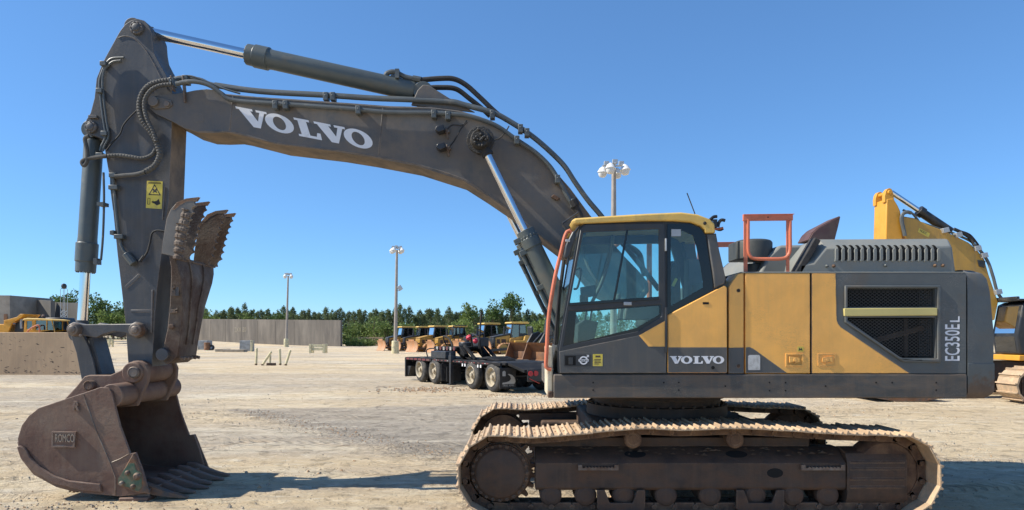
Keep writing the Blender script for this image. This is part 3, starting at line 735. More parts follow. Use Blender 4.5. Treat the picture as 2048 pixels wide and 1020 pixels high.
# door: frame, glass, lower panel
m = MB(); ED = D0 - .025
door_o = [(1119, 746), (1117.5, 701), (1123, 668), (1136, 597), (1161, 457), (1170, 449), (1329, 446.5), (1330.5, 746)]
m.prism(pl(D0, door_o), ED, D0 - .002, 0, holes=[pl(D0, [(1138, 610), (1166, 465), (1316.5, 458.5), (1316.5, 597), ]), pl(D0, [(1126, 692), (1137, 622), (1322, 609), (1322, 633), (1273, 663)])])
dr = m.build('cab_door', 'cab_frame', cab, bevel=.007)
m = MB(); m.prism(pl(D0, [(1119.5, 745.4), (1118.5, 703), (1275, 671.5), (1331, 640), (1331, 745.4)]), ED - .004, ED + .001); dp = m.build('door_panel', 'grey_paint', dr, bevel=.004)
m = MB(); m.prism(pl(D0, [(1277, 671), (1329.5, 641.5), (1329.5, 693), (1296, 693)]), ED - .006, ED - .003); m.build('paint_flash', 'yellow_paint', dr)
m = MB(); m.prism(pl(D0, [(1137, 611), (1165.5, 464), (1317, 457.5), (1317, 598)]), ED + .008, ED + .014); m.build('door_window', 'cab_glass', dr)
m = MB(); m.prism(pl(D0, [(1125, 693), (1136.5, 621), (1323, 608), (1323, 634), (1273, 664)]), ED + .008, ED + .014); m.build('lower_window', 'cab_glass', dr)
m = MB(); m.prism(pl(D0, [(1123, 696), (1136, 619), (1324, 607), (1324, 636), (1274, 667)]), ED + .0065, ED + .0085, 0, holes=[pl(D0, [(1146.5, 687), (1152, 625), (1318, 611.5), (1318, 629), (1272, 656)])]); m.build('window_border', 'frit_black', dr)
m = MB(); m.prism(pl(D0, [(1252, 461), (1256, 461), (1230, 600), (1225.5, 600)]), ED - .006, ED + .02); m.bar(P(1137, 609, ED - .008), P(1318, 596, ED - .008), .012, .03); m.build('window_slider', 'frit_black', dr, bevel=.003)
m = MB(); m.box((X(1246, D0), ED - .02, Z(611, D0)), (X(1262, D0), ED, Z(604, D0))); m.build('window_catch', 'galv', dr, bevel=.004)
m = MB()
x0, x1, z0, z1 = X(1127, D0), X(1181, D0), Z(732.5, D0), Z(709, D0)
m.prism([(x0, z0), (x1, z0), (x1, z1), (x0, z1)], ED - .007, ED - .003, 0); hx = X(1151, D0)
m.prism([(x0 + .012, z0 + .012), (hx, z0 + .012), (hx, z1 - .012), (x0 + .012, z1 - .012)], ED - .009, ED - .006, 1); m.box((x0 + .05, ED - .016, z0 + .02), (hx - .03, ED - .008, z1 - .03), 0)
m.build('door_handle', ['cab_frame', 'dark_void'], dr, bevel=.002)
m = MB(); cx, cz = X(1166.5, D0), Z(720.5, D0); r = .044                # ring-and-arrow emblem with a band across it
O_ = [(cx + r * math.cos(t), cz + r * math.sin(t)) for t in [i * math.pi / 16 for i in range(32)]]; I_ = [(cx + r * .68 * math.cos(t), cz + r * .68 * math.sin(t)) for t in [i * math.pi / 16 for i in range(32)]]
y = ED - .0085; m.prism(O_, y, ED - .0068, 0, holes=[I_]); m.prism([(cx - .052, cz - .012), (cx + .052, cz - .012), (cx + .052, cz + .012), (cx - .052, cz + .012)], y - .0004, ED - .0068)
m.prism([(cx + .026, cz + .034), (cx + .034, cz + .026), (cx + .05, cz + .042), (cx + .042, cz + .05)], y, ED - .0068); m.prism([(cx + .03, cz + .056), (cx + .056, cz + .056), (cx + .056, cz + .03)], y, ED - .0068)
slab_word(m, (cx - .046, y - .0008, cz - .008), (.092, 0, 0), (0, 0, .016), .0004, 1)
m.build('emblem', ['white_letter', 'grey_paint'], dr)
m = MB(); m.prism(pl(D0, [(1185, 732), (1185, 708), (1204.5, 708), (1204.5, 732)]), ED - .0055, ED - .003); k = D0 / F
for i, (px, py, w) in enumerate(((1190, 711, 10), (1188, 718, 13), (1188, 721, 12), (1188, 724, 13), (1188, 727, 9))): m.prism(pl(D0, [(px, py + 1.4), (px, py), (px + w, py), (px + w, py + 1.4)]), ED - .0062, ED - .005, 1)
m.prism(pl(D0, [(1190, 714.5), (1191, 710.5), (1195, 712.5), (1199, 710.5), (1200, 714.5)]), ED - .0065, ED - .005, 1)
m.build('warning_label', ['yellow_decal', 'frame_brown'], dr)
m = MB(); m.box((X(1328.5, D0), ED - .02, Z(503, D0)), (X(1332, D0), ED, Z(478, D0))); m.box((X(1328.5, D0), ED - .02, Z(705, D0)), (X(1333, D0), ED, Z(615, D0)), 1); m.build('door_hinge', ['galv', 'cab_frame'], dr, bevel=.003)
# side panel behind the door
m = MB(); m.prism(pl(D0, [(1334, 745.5), (1334, 630), (1447, 571), (1452.5, 575), (1453, 745.5)]), ED - .004, D0 - .001)
sp_ = m.build('cab_side_panel', 'yellow_paint', cab, bevel=.01)
m = MB(); m.prism(pl(D0, [(1335, 744.8), (1335, 694.5), (1452, 694.5), (1452, 744.8)]), ED - .006, ED); m.build('paint_flash', 'grey_paint', sp_)
m = MB(); m.box((X(1404, D0), ED - .008, Z(609, D0)), (X(1416, D0), ED, Z(604.5, D0))); m.cyl((X(1424, D0), ED - .012, Z(735, D0)), (X(1424, D0), ED, Z(735, D0)), .018, 14); m.build('key_lock', 'dark_void', sp_)
m = MB(); slab_word(m, (X(1338.5, D0), ED - .0062, Z(727, D0)), (X(1446.5, D0) - X(1338.5, D0), 0, 0), (0, 0, Z(712, D0) - Z(727, D0)), .0012); m.build('lettering', 'white_letter', sp_, smooth=False)
m = MB(); m.prism(pl(D0, [(1334, 629), (1334, 448), (1380, 448), (1401, 458), (1410, 474), (1424, 563), (1424, 580)]), D0 - .014, D0 - .002, 0, holes=[pl(D0, [(1341, 612), (1341, 461), (1366, 463), (1385, 471), (1392, 492), (1402, 540), (1406, 575)])]); m.build('rear_window_border', 'frit_black', cab)
m = MB(); m.prism(pl(D0, [(1336, 626), (1336, 454), (1380, 456), (1398, 464), (1406, 480), (1421, 566)]), D0 - .010, D0 - .005); m.build('rear_window', 'cab_glass', cab)
m = MB(); m.prism(pl(D0, [(1342, 473), (1342, 459), (1361, 459), (1361, 473)]), D0 - .017, D0 - .014); m.build('window_sticker', 'galv', cab)
m = MB(); m.prism(pl(D0, [(1412, 468.5), (1431, 468.5), (1437, 500), (1450, 556), (1447, 568), (1428, 577), (1424, 545)]), D0 - .03, D0 + .1); m.build('rear_pillar', 'grey_paint', cab, bevel=.012)
ws = [Vector((S[3][0] + .01, D0 + .07, S[3][1])), Vector((S[3][0] + .01, CB - .06, S[3][1])), Vector((S[1][0] + .02, CB - .06, Z(690, D0))), Vector((S[1][0] + .02, D0 + .07, Z(690, D0)))]
m = MB(); m.add(ws + [v + Vector((.006, 0, 0)) for v in ws], [(0, 1, 2, 3), (7, 6, 5, 4), (0, 1, 5, 4), (1, 2, 6, 5), (2, 3, 7, 6), (3, 0, 4, 7)]); m.build('windscreen', 'cab_glass', cab)
m = MB(); m.prism(wf, CB - .03, CB - .024); m.build('far_window', 'cab_glass', cab)
# inside
m = MB(); ys0, ys1 = 7.5, 7.95; DS = 7.7
m.prism(pl(DS, [(1330, 655), (1336, 560), (1340, 530), (1352, 535), (1354, 600), (1352, 655)]), ys0, ys1); m.prism(pl(DS, [(1278, 655), (1278, 640), (1292, 634), (1345, 640), (1345, 655)]), ys0, ys1)
m.prism(pl(DS, [(1334, 555), (1335, 528), (1340, 522), (1350, 525), (1356, 540), (1356, 560)]), ys0 + .1, ys1 - .1); m.box((X(1285, DS), ys0 + .05, zt + .06), (X(1345, DS), ys1 - .05, Z(655, DS)))
st = m.build('operator_seat', 'seat_cloth', cab, bevel=.03)
m = MB(); m.bar((X(1337, DS), ys0 - .004, Z(575, DS)), (X(1344, DS), ys0 - .004, Z(560, DS)), .02, .03); m.build('seat_label', 'yellow_decal', st)
m = MB(); m.prism(pl(7.45, [(1245, 640), (1248, 612), (1262, 606), (1330, 612), (1330, 640)]), 7.32, 7.46); m.prism(pl(8.05, [(1235, 640), (1240, 610), (1320, 610), (1320, 640)]), 8.0, 8.14); m.tube([P(1240, 612, 7.4), P(1237, 596, 7.4)], .018, 8); m.cyl(P(1237, 598, 7.4), P(1236, 588, 7.4), .028, 12)
m.build('armrest_console', 'interior_grey', cab, bevel=.015)
m = MB(); m.prism(pl(7.9, [(1150, 690), (1152, 650), (1165, 640), (1190, 645), (1180, 690)]), 7.6, 8.05); m.tube([P(1178, 650, 7.7), P(1186, 610, 7.7)], .012, 8); m.tube([P(1168, 650, 7.9), P(1176, 606, 7.9)], .012, 8); m.box((X(1160, 7.4), 7.38, Z(612, 7.4)), (X(1176, 7.4), 7.44, Z(590, 7.4)))
m.box((S[1][0] + .1, D0 + .1, zt + .06), (X(1400, D0), CB - .1, zt + .10)); m.tube(spline([P(1149, 540, 7.3), P(1160, 537, 7.3), P(1161, 550, 7.3), P(1155, 575, 7.3), P(1147, 578, 7.3)], 6), .012, 8)
m.build('cab_controls', 'seat_cloth', cab, bevel=.01)
m = MB(); m.tube(spline([P(1180, 612, 8.1), P(1205, 560, 8.12), P(1222, 500, 8.12), P(1226, 470, 8.1)], 6), .022, 8); m.box((X(1372, 8.0), 7.9, Z(640, 8.0)), (X(1400, 8.0), 8.1, Z(520, 8.0)))
m.box((X(1262, 8.08), 8.05, Z(606, 8.08)), (X(1312, 8.08), 8.16, Z(596, 8.08))); m.build('cab_trim', 'interior_grey', cab, bevel=.008)
m = MB(); m.prism(pl(8.0, [(1160, 575), (1190, 570), (1192, 592), (1162, 597)]), 7.98, 8.02); m.build('monitor', 'frit_black', cab, bevel=.006)
# outside fittings
m = MB(); M0 = 7.05; m.prism(pl(M0, [(1127, 515), (1131, 490), (1145, 462), (1152, 461), (1150, 480), (1140, 512), (1133, 518)]), M0, M0 + .05); mr = m.build('rear_mirror', 'cab_frame', cab, bevel=.015)
m = MB(); m.tube([P(1146, 470, M0 + .03), P(1156, 455, 7.15), P(1160, 452, 7.2)], .012, 8); m.tube([P(1125, 447, 7.6), P(1157, 425, 7.7)], .012, 8); m.prism(pl(7.55, [(1125, 450), (1140, 440), (1146, 446), (1143, 456), (1132, 460)]), 7.5, 7.62); m.build('mirror_arm', 'cab_frame', cab)
m = MB(); m.box((X(1131, 7.04), 7.03, Z(484, 7.04)), (X(1140, 7.04), 7.05, Z(479, 7.04))); m.build('mirror_clamp', 'galv', cab, bevel=.004)
m = MB(); m.tube([P(1120, 560, 7.3), P(1113, 640, 7.3), P(1110, 690, 7.3)], .014, 8); m.tube([P(1128, 520, 7.4), P(1118, 600, 7.4), P(1113, 690, 7.4)], .02, 8); m.build('wiper_arm', 'rubber', cab)
m = MB(); m.tube([P(1390, 428, 7.9), P(1374, 386, 7.9)], .006, 6); m.build('antenna', 'rubber', cab)
m = MB(); B0 = 7.6
m.tube(pxpath(B0, [(1418, 450), (1430, 458), (1446, 456)]), .014, 8, 0); m.box((X(1424, B0), B0 - .05, Z(456, B0)), (X(1432, B0), B0 + .05, Z(440, B0)), 1)
m.tube(pxpath(B0, [(1420, 440), (1427, 434), (1434, 433)]), .018, 8, 1); m.tube(pxpath(B0, [(1436, 454), (1438, 445), (1443, 440), (1450, 441)]), .018, 8, 1); m.tube(pxpath(B0, [(1428, 458), (1440, 461), (1447, 458)]), .008, 6, 1)
m.build('work_lamp_bracket', ['orange_paint', 'black_paint'], cab)
def prism_m(mb, poly, y0, y1, m, side):
    k = len(mb.m); mb.prism(poly, y0, y1, m)
    for i, q in side.items(): mb.m[k + 2 + i] = q
# ---- boom
BN, BF = 8.39, 8.92
bp = [(300, 197), (306, 192), (322, 190), (364, 186), (390, 180.5), (413, 178), (432, 180), (446, 187), (515, 193.5), (600, 199), (700, 206), (780, 212), (860, 214), (918, 221), (960, 233), (1000, 251), (1045, 282), (1093, 323), (1140, 376), (1180, 430), (1220, 480), (1250, 514), (1280, 545), (1297, 566), (1298, 583), (1286, 598), (1262, 604), (1226, 603), (1200, 591), (1178, 566), (1150, 532), (1124, 506), (1065, 461), (1022, 424), (975, 392), (928, 362), (834, 332), (740, 314), (672, 303), (554, 289), (472, 268), (455, 265), (425, 266), (398, 265), (368, 256), (343, 242), (312, 228), (300, 218)]
m = MB(); bl = pl(BN, bp)
prism_m(m, bl, BN, BF, 0, {i: 1 for i in range(29, 45)})
def strip(D, a, b, w, t=.004, mi=0): m.bar(P(a[0], a[1], D), P(b[0], b[1], D), t * 2, w, mi)
for a, b in (((466, 190), (459, 262)), ((766, 213), (757, 315))): m.tube([P(*a, BN), P(*b, BN)], .007, 6)
m.tube(pxpath(BN, [(398, 262), (430, 263), (472, 265), (554, 286), (672, 300), (740, 311), (834, 329), (928, 359), (975, 389), (1022, 421), (1065, 458), (1124, 503)]), .008, 6)
m.tube(pxpath(BN, [(446, 189), (515, 196), (600, 202), (700, 209), (780, 215), (860, 217), (918, 224), (960, 236), (1000, 254), (1045, 285), (1093, 326), (1140, 379), (1180, 433)]), .008, 6)
boom = m.build('boom', ['boom_grey', 'boom_belly'], ex, bevel=.012, ang=25)
m = MB()                                                            # side plates round the tip pin, pads, boss
m.prism(pl(BN, [(302, 214), (302, 198), (310, 193), (344, 201), (346, 211), (338, 217), (312, 219)]), BN - .02, BN - .001)
m.ycyl(X(310, BN), Z(205, BN), BN - .055, BN - .001, .062, 20); m.ycyl(X(336, BN), Z(209, BN), BN - .04, BN - .001, .036, 14, 1)
m.prism(pl(BN, [(384, 225), (400, 226), (407, 231), (407, 243), (392, 246), (386, 240)]), BN - .002, BN + .001)
m.build('tip_pin_plate', ['boom_grey', 'worn_steel'], boom, bevel=.006)
m = MB(); m.lathe([(0, .10), (.05, .115), (.09, .118), (.09, .16), (.12, .165)], (X(961, 8.1), 7.98, Z(281, 8.1)), (X(961, 8.1), 8.1, Z(281, 8.1)), 24)
m.ycyl(X(961, 8.1), Z(281, 8.1), 8.0, BN + .01, .10, 24); m.ycyl(X(961, 8.1), Z(281, 8.1), BF - .01, 9.32, .10, 24)
rnd = random.Random(5)
for i in range(16):
    a = rnd.uniform(0, 6.28); q = rnd.uniform(.02, .1); m.lathe([(0, .008), (.01, .02), (.03, .014), (.036, .004)], (X(961, 8.1) + q * math.cos(a), 7.955, Z(281, 8.1) + q * math.sin(a)), (X(961, 8.1) + q * math.cos(a), 8.0, Z(281, 8.1) + q * math.sin(a)), 7)
m.build('boom_cylinder_pin', 'grease_black', boom, bevel=.004)
m = MB(); slab_word(m, P(482.5, 249.5, BN - .0025), P(762, 301, BN - .0025) - P(482.5, 249.5, BN - .0025) - Vector((X(1036, BN), 0, 0)) * .95, P(470.5, 212.5, BN) - P(482.5, 249.5, BN), .002)
m.build('lettering', 'white_letter', boom, smooth=False)
m = MB()                                                            # two work lamps on the boom side with stays
for px, py in ((884, 262), (886, 297)):
    m.prism(pl(8.3, [(px - 13, py + 1), (px - 10, py - 6), (px + 4, py - 9), (px + 6, py + 2), (px - 6, py + 6)]), 8.22, 8.36); m.ycyl(X(px + 10, 8.3), Z(py - 2, 8.3), 8.33, BN, .03, 10, 1)
    m.bar(P(px + 8, py - 8, 8.34), P(px + 12, py + 16, 8.34), .02, .03, 1)
m.build('boom_lamp', ['black_paint', 'worn_steel'], boom, bevel=.006)
m = MB()
m.tube(pxpath(8.33, [(895, 258), (905, 250), (922, 251), (930, 246), (934, 241)]), .009, 6); m.tube(pxpath(8.33, [(897, 295), (906, 285), (915, 270), (924, 255), (935, 244)]), .009, 6); m.tube(pxpath(8.33, [(984, 281), (1000, 276), (1012, 262), (1018, 252)]), .008, 6)
m.build('lamp_cable', 'rubber', boom)
m = MB(); m.prism(pl(BN, [(1107, 390), (1120, 398), (1113, 402), (1102, 395)]), BN - .05, BN); m.build('boom_bracket', 'track_rust', boom, bevel=.004)
# hydraulic pipes along the boom
m = MB()
pa = [(349, 159), (365, 156), (400, 160), (430, 171), (520, 183.5), (650, 191), (740, 197), (820, 200), (900, 204), (930, 211), (985, 226), (1020, 244), (1060, 270), (1095, 299), (1128, 332), (1150, 365), (1175, 400), (1202, 432), (1235, 475), (1268, 515), (1300, 556), (1318, 580)]
pb = [(352, 168), (380, 163), (405, 166), (425, 174), (443, 187), (468, 201), (560, 208), (700, 218), (780, 225), (860, 226), (900, 228), (940, 233), (990, 250), (1030, 277), (1070, 304), (1100, 333), (1120, 365), (1138, 398), (1160, 428)]
pc = [(365, 152), (385, 153), (420, 166), (450, 178), (480, 187)]
m.tube(pxpath(8.47, pa), .030, 10); m.tube(pxpath(8.56, [(a, b - 2) for a, b in pa[3:]]), .028, 10); m.tube(pxpath(8.34, pb), .027, 10); m.tube(pxpath(8.4, pc), .012, 8)
m.tube(pxpath(8.5, [(1232, 470), (1250, 488), (1270, 500), (1280, 512), (1284, 532), (1290, 552)]), .036, 10); m.build('boom_pipe', 'pipe_grey', boom)
m = MB(); m.tube(pxpath(BN - .004, [(1160, 474), (1168, 510), (1184, 548), (1206, 574)]), .02, 6); m.tube(pxpath(BN - .004, [(1292, 566), (1286, 585), (1262, 598), (1232, 598)]), .016, 6); m.build('foot_weld', 'boom_belly', boom)
m = MB()
for px, py, D in ((551, 209, 8.33), (572, 209, 8.33), (717, 219, 8.33), (868, 227, 8.33), (896, 230, 8.33), (652, 192, 8.44), (666, 192, 8.44), (1034, 279, 8.33), (1115, 357, 8.33), (1147, 405, 8.33), (1041, 256, 8.44), (1054, 264, 8.44), (985, 228, 8.44), (372, 158, 8.4), (345, 163, 8.36)):
    sx = 5; c = P(px, py, D); m.obox(c + Vector((0, .02, -.01)), (.03, 0, 0), (0, .055, 0), (0, 0, .05)); m.cyl(c + Vector((0, -.04, .0)), c + Vector((0, -.02, .0)), .014, 6)
m.build('pipe_clamp', 'pipe_grey', boom, bevel=.008)
m = MB(); m.bar(P(367, 152, 8.38), P(371, 205, 8.38), .02, .06); m.bar(P(344, 153, 8.36), P(348, 182, 8.36), .02, .07); m.build('pipe_bracket', 'worn_steel', boom, bevel=.004)
m = MB()
m.tube(pxpath(8.6, [(800, 166), (780, 158), (772, 150), (778, 145), (790, 144), (812, 154), (842, 160)]), .030, 10, 0); m.tube(pxpath(8.6, [(842, 160), (880, 157), (908, 158), (932, 170), (958, 193), (985, 219), (1000, 232)]), .032, 10, 1)
m.tube(pxpath(8.72, [(784, 150), (796, 160), (828, 170), (850, 175)]), .028, 10, 0); m.tube(pxpath(8.72, [(850, 176), (880, 175), (912, 178), (940, 198), (965, 218), (980, 232)]), .032, 10, 1)
m.cyl(P(826, 157, 8.6), P(842, 160, 8.6), .042, 8, 0); m.box((X(792, 8.6), 8.52, Z(160, 8.6)), (X(800, 8.6), 8.76, Z(142, 8.6)), 0)
m.build('arm_cylinder_hose', ['pipe_grey', 'rubber'], boom)
m = MB(); m.tube(pxpath(8.3, [(1150, 410), (1158, 425), (1164, 440), (1168, 452)]), .035, 10); m.tube(pxpath(8.3, [(1146, 400), (1152, 412)]), .05, 10); m.build('boom_hose', 'rubber', boom)
# mounting of the arm cylinder on the boom
m = MB(); m.prism(pl(8.5, [(822, 210), (835, 180), (846, 169), (858, 170), (870, 178), (905, 200), (950, 224)]), 8.5, 8.54); m.prism(pl(8.5, [(822, 210), (835, 180), (846, 169), (858, 170), (870, 178), (905, 200), (950, 224)]), 8.78, 8.82)
m.build('cylinder_mount', 'boom_grey', boom, bevel=.008)

# ---- arm (dipper)
AN, AF = 8.46, 8.84
ap = [(262, 41), (275, 37.5), (288, 41), (297, 51), (303, 66), (305, 90), (308, 106), (316, 122), (330, 146), (343, 175), (346, 200), (344, 245), (338, 400), (330, 455), (322, 517), (314, 580), (308, 660), (306, 700), (304, 738), (292, 752), (272, 758), (260, 748), (256, 722), (251, 646), (235, 509), (220, 360), (214, 325), (206, 278), (188, 271), (173, 267), (168, 254), (173, 239), (181, 226), (189, 196), (193, 157), (207, 122), (231, 78), (240, 62), (250, 49)]
m = MB(); prism_m(m, pl(AN, ap), AN, AF, 0, {10: 1, 11: 1, 12: 1})
m.tube(pxpath(AN, [(236, 76), (250, 72), (270, 78), (290, 98), (307, 125), (322, 155), (335, 178)]), .007, 6); m.bar(P(262, 622, AN), P(308, 622, AN), .012, .03); m.bar(P(331, 374, AN), P(326, 440, AN), .014, .035); m.bar(P(279, 550, AN), P(252, 575, AN), .01, .04)
m.bar(P(306, 580, AN), P(304, 666, AN), .02, .04)
arm = m.build('arm', ['arm_grey', 'boom_belly'], ex, bevel=.012, ang=25)
m = MB()                                                            # far cheek plate of the cylinder clevis
m.prism(pl(AF, [(300, 60), (316, 72), (322, 110), (334, 148), (350, 176), (330, 176), (310, 120)]), AF - .05, AF); m.build('clevis_cheek', 'arm_grey', arm, bevel=.006)
m = MB()
for px, py, r, n in ((275, 57, .085, 10), (184, 255, .075, 8)):
    x, z = X(px, AN), Z(py, AN); m.lathe([(0, .03), (.006, .045), (.02, .05), (.022, r * .9), (.035, r), (.06, r)], (x, AN - .055, z), (x, AN + .01, z), 24)
    for i in range(n): a = 2 * math.pi * i / n; m.cyl((x + r * .8 * math.cos(a), AN - .042, z + r * .8 * math.sin(a)), (x + r * .8 * math.cos(a), AN - .02, z + r * .8 * math.sin(a)), .011, 6)
m.box((X(180, AN), AN - .04, Z(238, AN)), (X(197, AN), AN, Z(232, AN)))
m.build('arm_pin', 'arm_grey', arm, bevel=.003)
# warning label
m = MB(); e = AN - .003
m.prism(pl(AN, [(292, 416), (294, 361.5), (325.5, 363), (324, 418)]), e, AN + .001); 
m.prism(pl(AN, [(297, 390), (309.5, 368), (322, 391)]), e - .001, AN, 1, holes=[pl(AN, [(300, 388.3), (309.5, 371.5), (319, 389)])])
m.prism(pl(AN, [(304.5, 378), (307.5, 377), (309.5, 380), (312, 377), (315, 378), (313, 382), (315, 386.5), (310, 384), (305, 386.5), (307, 382)]), e - .001, AN, 1)
m.prism(pl(AN, [(295, 409), (295.5, 396), (301, 396), (300.5, 409)]), e - .001, AN, 1, holes=[pl(AN, [(296.3, 408), (296.6, 397), (299.8, 397), (299.5, 408)])]); m.prism(pl(AN, [(303, 404), (307, 401), (307, 403), (313, 402), (318, 398), (321, 408), (314, 411), (307, 406), (307, 407)]), e - .001, AN, 1)
for py in (364.2, 366): m.prism(pl(AN, [(297, py + 1.1), (297, py), (322, py + .9), (322, py + 2)]), e - .001, AN, 1)
m.build('warning_label', ['yellow_decal', 'grease_black'], arm)
# pipes and corrugated hoses on the arm
m = MB()
for dx, dy in ((0, 0), (6, 6)):
    m.tube(pxpath(AN - .03, [(248 - dx, 115 + dy), (224 + dx * .5, 117 + dy), (213 + dx * .6, 127 + dy * .6), (205 + dx * .5, 142), (199 + dx, 165), (202 + dx, 200), (207 + dx, 240), (211 + dx, 272), (203 + dx, 292), (200 + dx, 302)]), .014, 8)
m.tube(pxpath(AN - .03, [(226, 350), (227, 372), (230, 400), (236, 455), (240, 482), (247, 500), (258, 512), (263, 520)]), .019, 8)
m.tube(pxpath(AN - .02, [(222, 352), (223, 380), (228, 420)]), .012, 8)
m.build('arm_pipe', 'pipe_grey', arm)
m = MB()
for px, py, w in ((212, 130, 6), (204, 184, 6), (214, 269, 6), (205, 312, 7), (232, 376, 9), (243, 474, 9), (231, 352, 7), (230, 466, 4)):
    m.box((X(px - w, AN), AN - .075, Z(py + 5, AN)), (X(px + w, AN), AN + .005, Z(py - 4, AN)))
m.cyl(P(252, 508, AN - .04), P(268, 528, AN - .04), .05, 10); m.cyl(P(262, 520, AN - .06), P(262, 520, AN), .045, 10)
m.build('pipe_clamp', 'pipe_grey', arm, bevel=.006)
m = MB()
h1 = resample(pxpath(8.36, [(346, 160), (322, 163), (299, 171), (284, 189), (279, 212), (284, 237), (298, 259), (311, 280), (318, 300), (319, 313), (309, 332), (290, 344)], 14), .012)
m.tube(h1, .036, 12, rr=lambda i: .038 if i % 3 == 0 else .031)
h2 = resample(pxpath(8.33, [(344, 169), (322, 171), (303, 180), (291, 197), (289, 216), (295, 240), (306, 262), (313, 284)], 14), .012)
m.tube(h2, .028, 12, rr=lambda i: .029 if i % 3 == 0 else .024)
m.tube(pxpath(8.36, [(290, 344), (272, 349), (250, 351), (230, 353)]), .026, 10)
h3 = resample(pxpath(8.38, [(312, 298), (304, 310), (285, 317), (262, 314), (240, 311), (214, 312)], 14), .012)
m.tube(h3, .025, 12, rr=lambda i: .028 if i % 3 == 0 else .024)
m.tube(pxpath(8.4, [(214, 312), (190, 315), (172, 318), (164, 324), (168, 331), (174, 322), (174, 300), (170, 278), (178, 272)]), .024, 10)
m.build('corrugated_hose', 'hose_dusty', arm)
m = MB(); m.tube(pxpath(8.42, [(276, 219), (262, 232), (247, 250), (240, 268), (225, 285), (212, 302)]), .009, 6); m.tube(pxpath(8.4, [(283, 520), (294, 505), (300, 485), (304, 467), (314, 461), (330, 463)]), .012, 8); m.cyl(P(280, 523, 8.4), P(288, 512, 8.4), .02, 8); m.build('grease_hose', 'rubber', arm)

# ---- hydraulic cylinders
def hyd(name, a, b, D, tg, te, rr_, rb, gl, extra=None):
    """rod eye a, barrel eye b (measured positions at depth D); gland starts at tg and barrel ends at te (fractions)"""
    A, B = P(*a, D), P(*b, D); d = B - A; L = d.length; u = d.normalized()
    m = MB(); m.lathe([(0, rb * .8), (0, rb * 1.06), (gl * .35, rb * 1.08), (gl * .36, rb * 1.17), (gl, rb * 1.17), (gl + .005, rb * 1.04), (gl + .06, rb), (L * (te - tg) - .03, rb), (L * (te - tg), rb * .9)], A + u * L * tg, B, 32)
    n = 14; w = u.orthogonal().normalized(); q = u.cross(w)
    for i in range(n): t = 2 * math.pi * i / n; c = A + u * (L * tg - .012) + (w * math.cos(t) + q * math.sin(t)) * rb * .9; m.cyl(c, c + u * .02, .012, 6)
    m.cyl(B - Vector((0, .1, 0)), B + Vector((0, .1, 0)), rb * 1.0, 24)
    o = m.build(name, 'cylinder_grey', ex, bevel=.004)
    m = MB(); m.cyl(A, A + u * L * (tg + .01), rr_, 24); m.build('piston_rod', 'chrome', o)
    m = MB(); m.cyl(A - Vector((0, .12, 0)), A + Vector((0, .12, 0)), rr_ * 1.6, 24); m.cyl(A, A + u * rr_ * 3, rr_ * 1.2, 16); m.build('rod_eye', 'arm_grey', o, bevel=.004)
    return o
hyd('arm_cylinder', (275, 60), (848, 187), 8.65, .385, .97, .064, .120, .27)
bc = hyd('bucket_cylinder', (163, 668), (189, 262), 8.65, .305, .955, .058, .108, .36)
m = MB(); m.tube(pxpath(8.56, [(207, 345), (208, 400), (206, 470), (202, 520)]), .014, 8); m.box((X(203, 8.6), 8.5, Z(414, 8.6)), (X(216, 8.6), 8.62, Z(407, 8.6))); m.box((X(196, 8.6), 8.5, Z(530, 8.6)), (X(203, 8.6), 8.6, Z(518, 8.6))); m.build('cylinder_pipe', 'pipe_grey', bc)
for y, nm in ((8.12, 0), (9.18, 1)):
    A, B = P(961, 281, 8.12), P(1150, 665, 8.12); A.y = B.y = y; d = B - A; L = d.length; u = d.normalized(); tg = .47
    m = MB(); m.lathe([(0, .085), (0, .108), (.10, .11), (.105, .118), (.22, .118), (.225, .108), (L * (1 - tg), .106)], A + u * L * tg, B, 32)
    for i in range(16):
        t = 2 * math.pi * i / 16; w = u.orthogonal().normalized(); q = u.cross(w); c = A + u * (L * tg + .07) + (w * math.cos(t) + q * math.sin(t)) * .108; m.cyl(c, c + u * .03, .013, 6)
    sd = Vector((-u.z, 0, u.x)) * -1
    if sd.x > 0: sd = -sd
    m.tube([A + u * L * .62 + sd * .15, A + u * L * .8 + sd * .155, A + u * L * .98 + sd * .15], .024, 8); m.tube([A + u * L * .54 + sd * .10, A + u * L * .56 + sd * .15, A + u * L * .62 + sd * .15], .026, 8)
    for t in (.5, .56, .74): c = A + u * L * t + sd * .12; m.obox(c, u * .03, sd * .055, (0, .05, 0))
    m.tube([A + u * L * .5 + sd * .12 + Vector((0, .08, 0)), A + u * L * .7 + sd * .13 + Vector((0, .09, 0)), A + u * L * .98 + sd * .13 + Vector((0, .09, 0))], .02, 8)
    o = m.build('boom_cylinder', 'cylinder_grey', ex, bevel=.004)
    m = MB(); m.cyl(A, A + u * L * (tg + .02), .047, 24); m.build('piston_rod', 'chrome', o)
    m = MB(); m.cyl(A - Vector((0, .07, 0)), A + Vector((0, .07, 0)), .115, 24); m.cyl(A, A + u * .2, .07, 16); m.build('rod_eye', 'grease_black', o, bevel=.004)

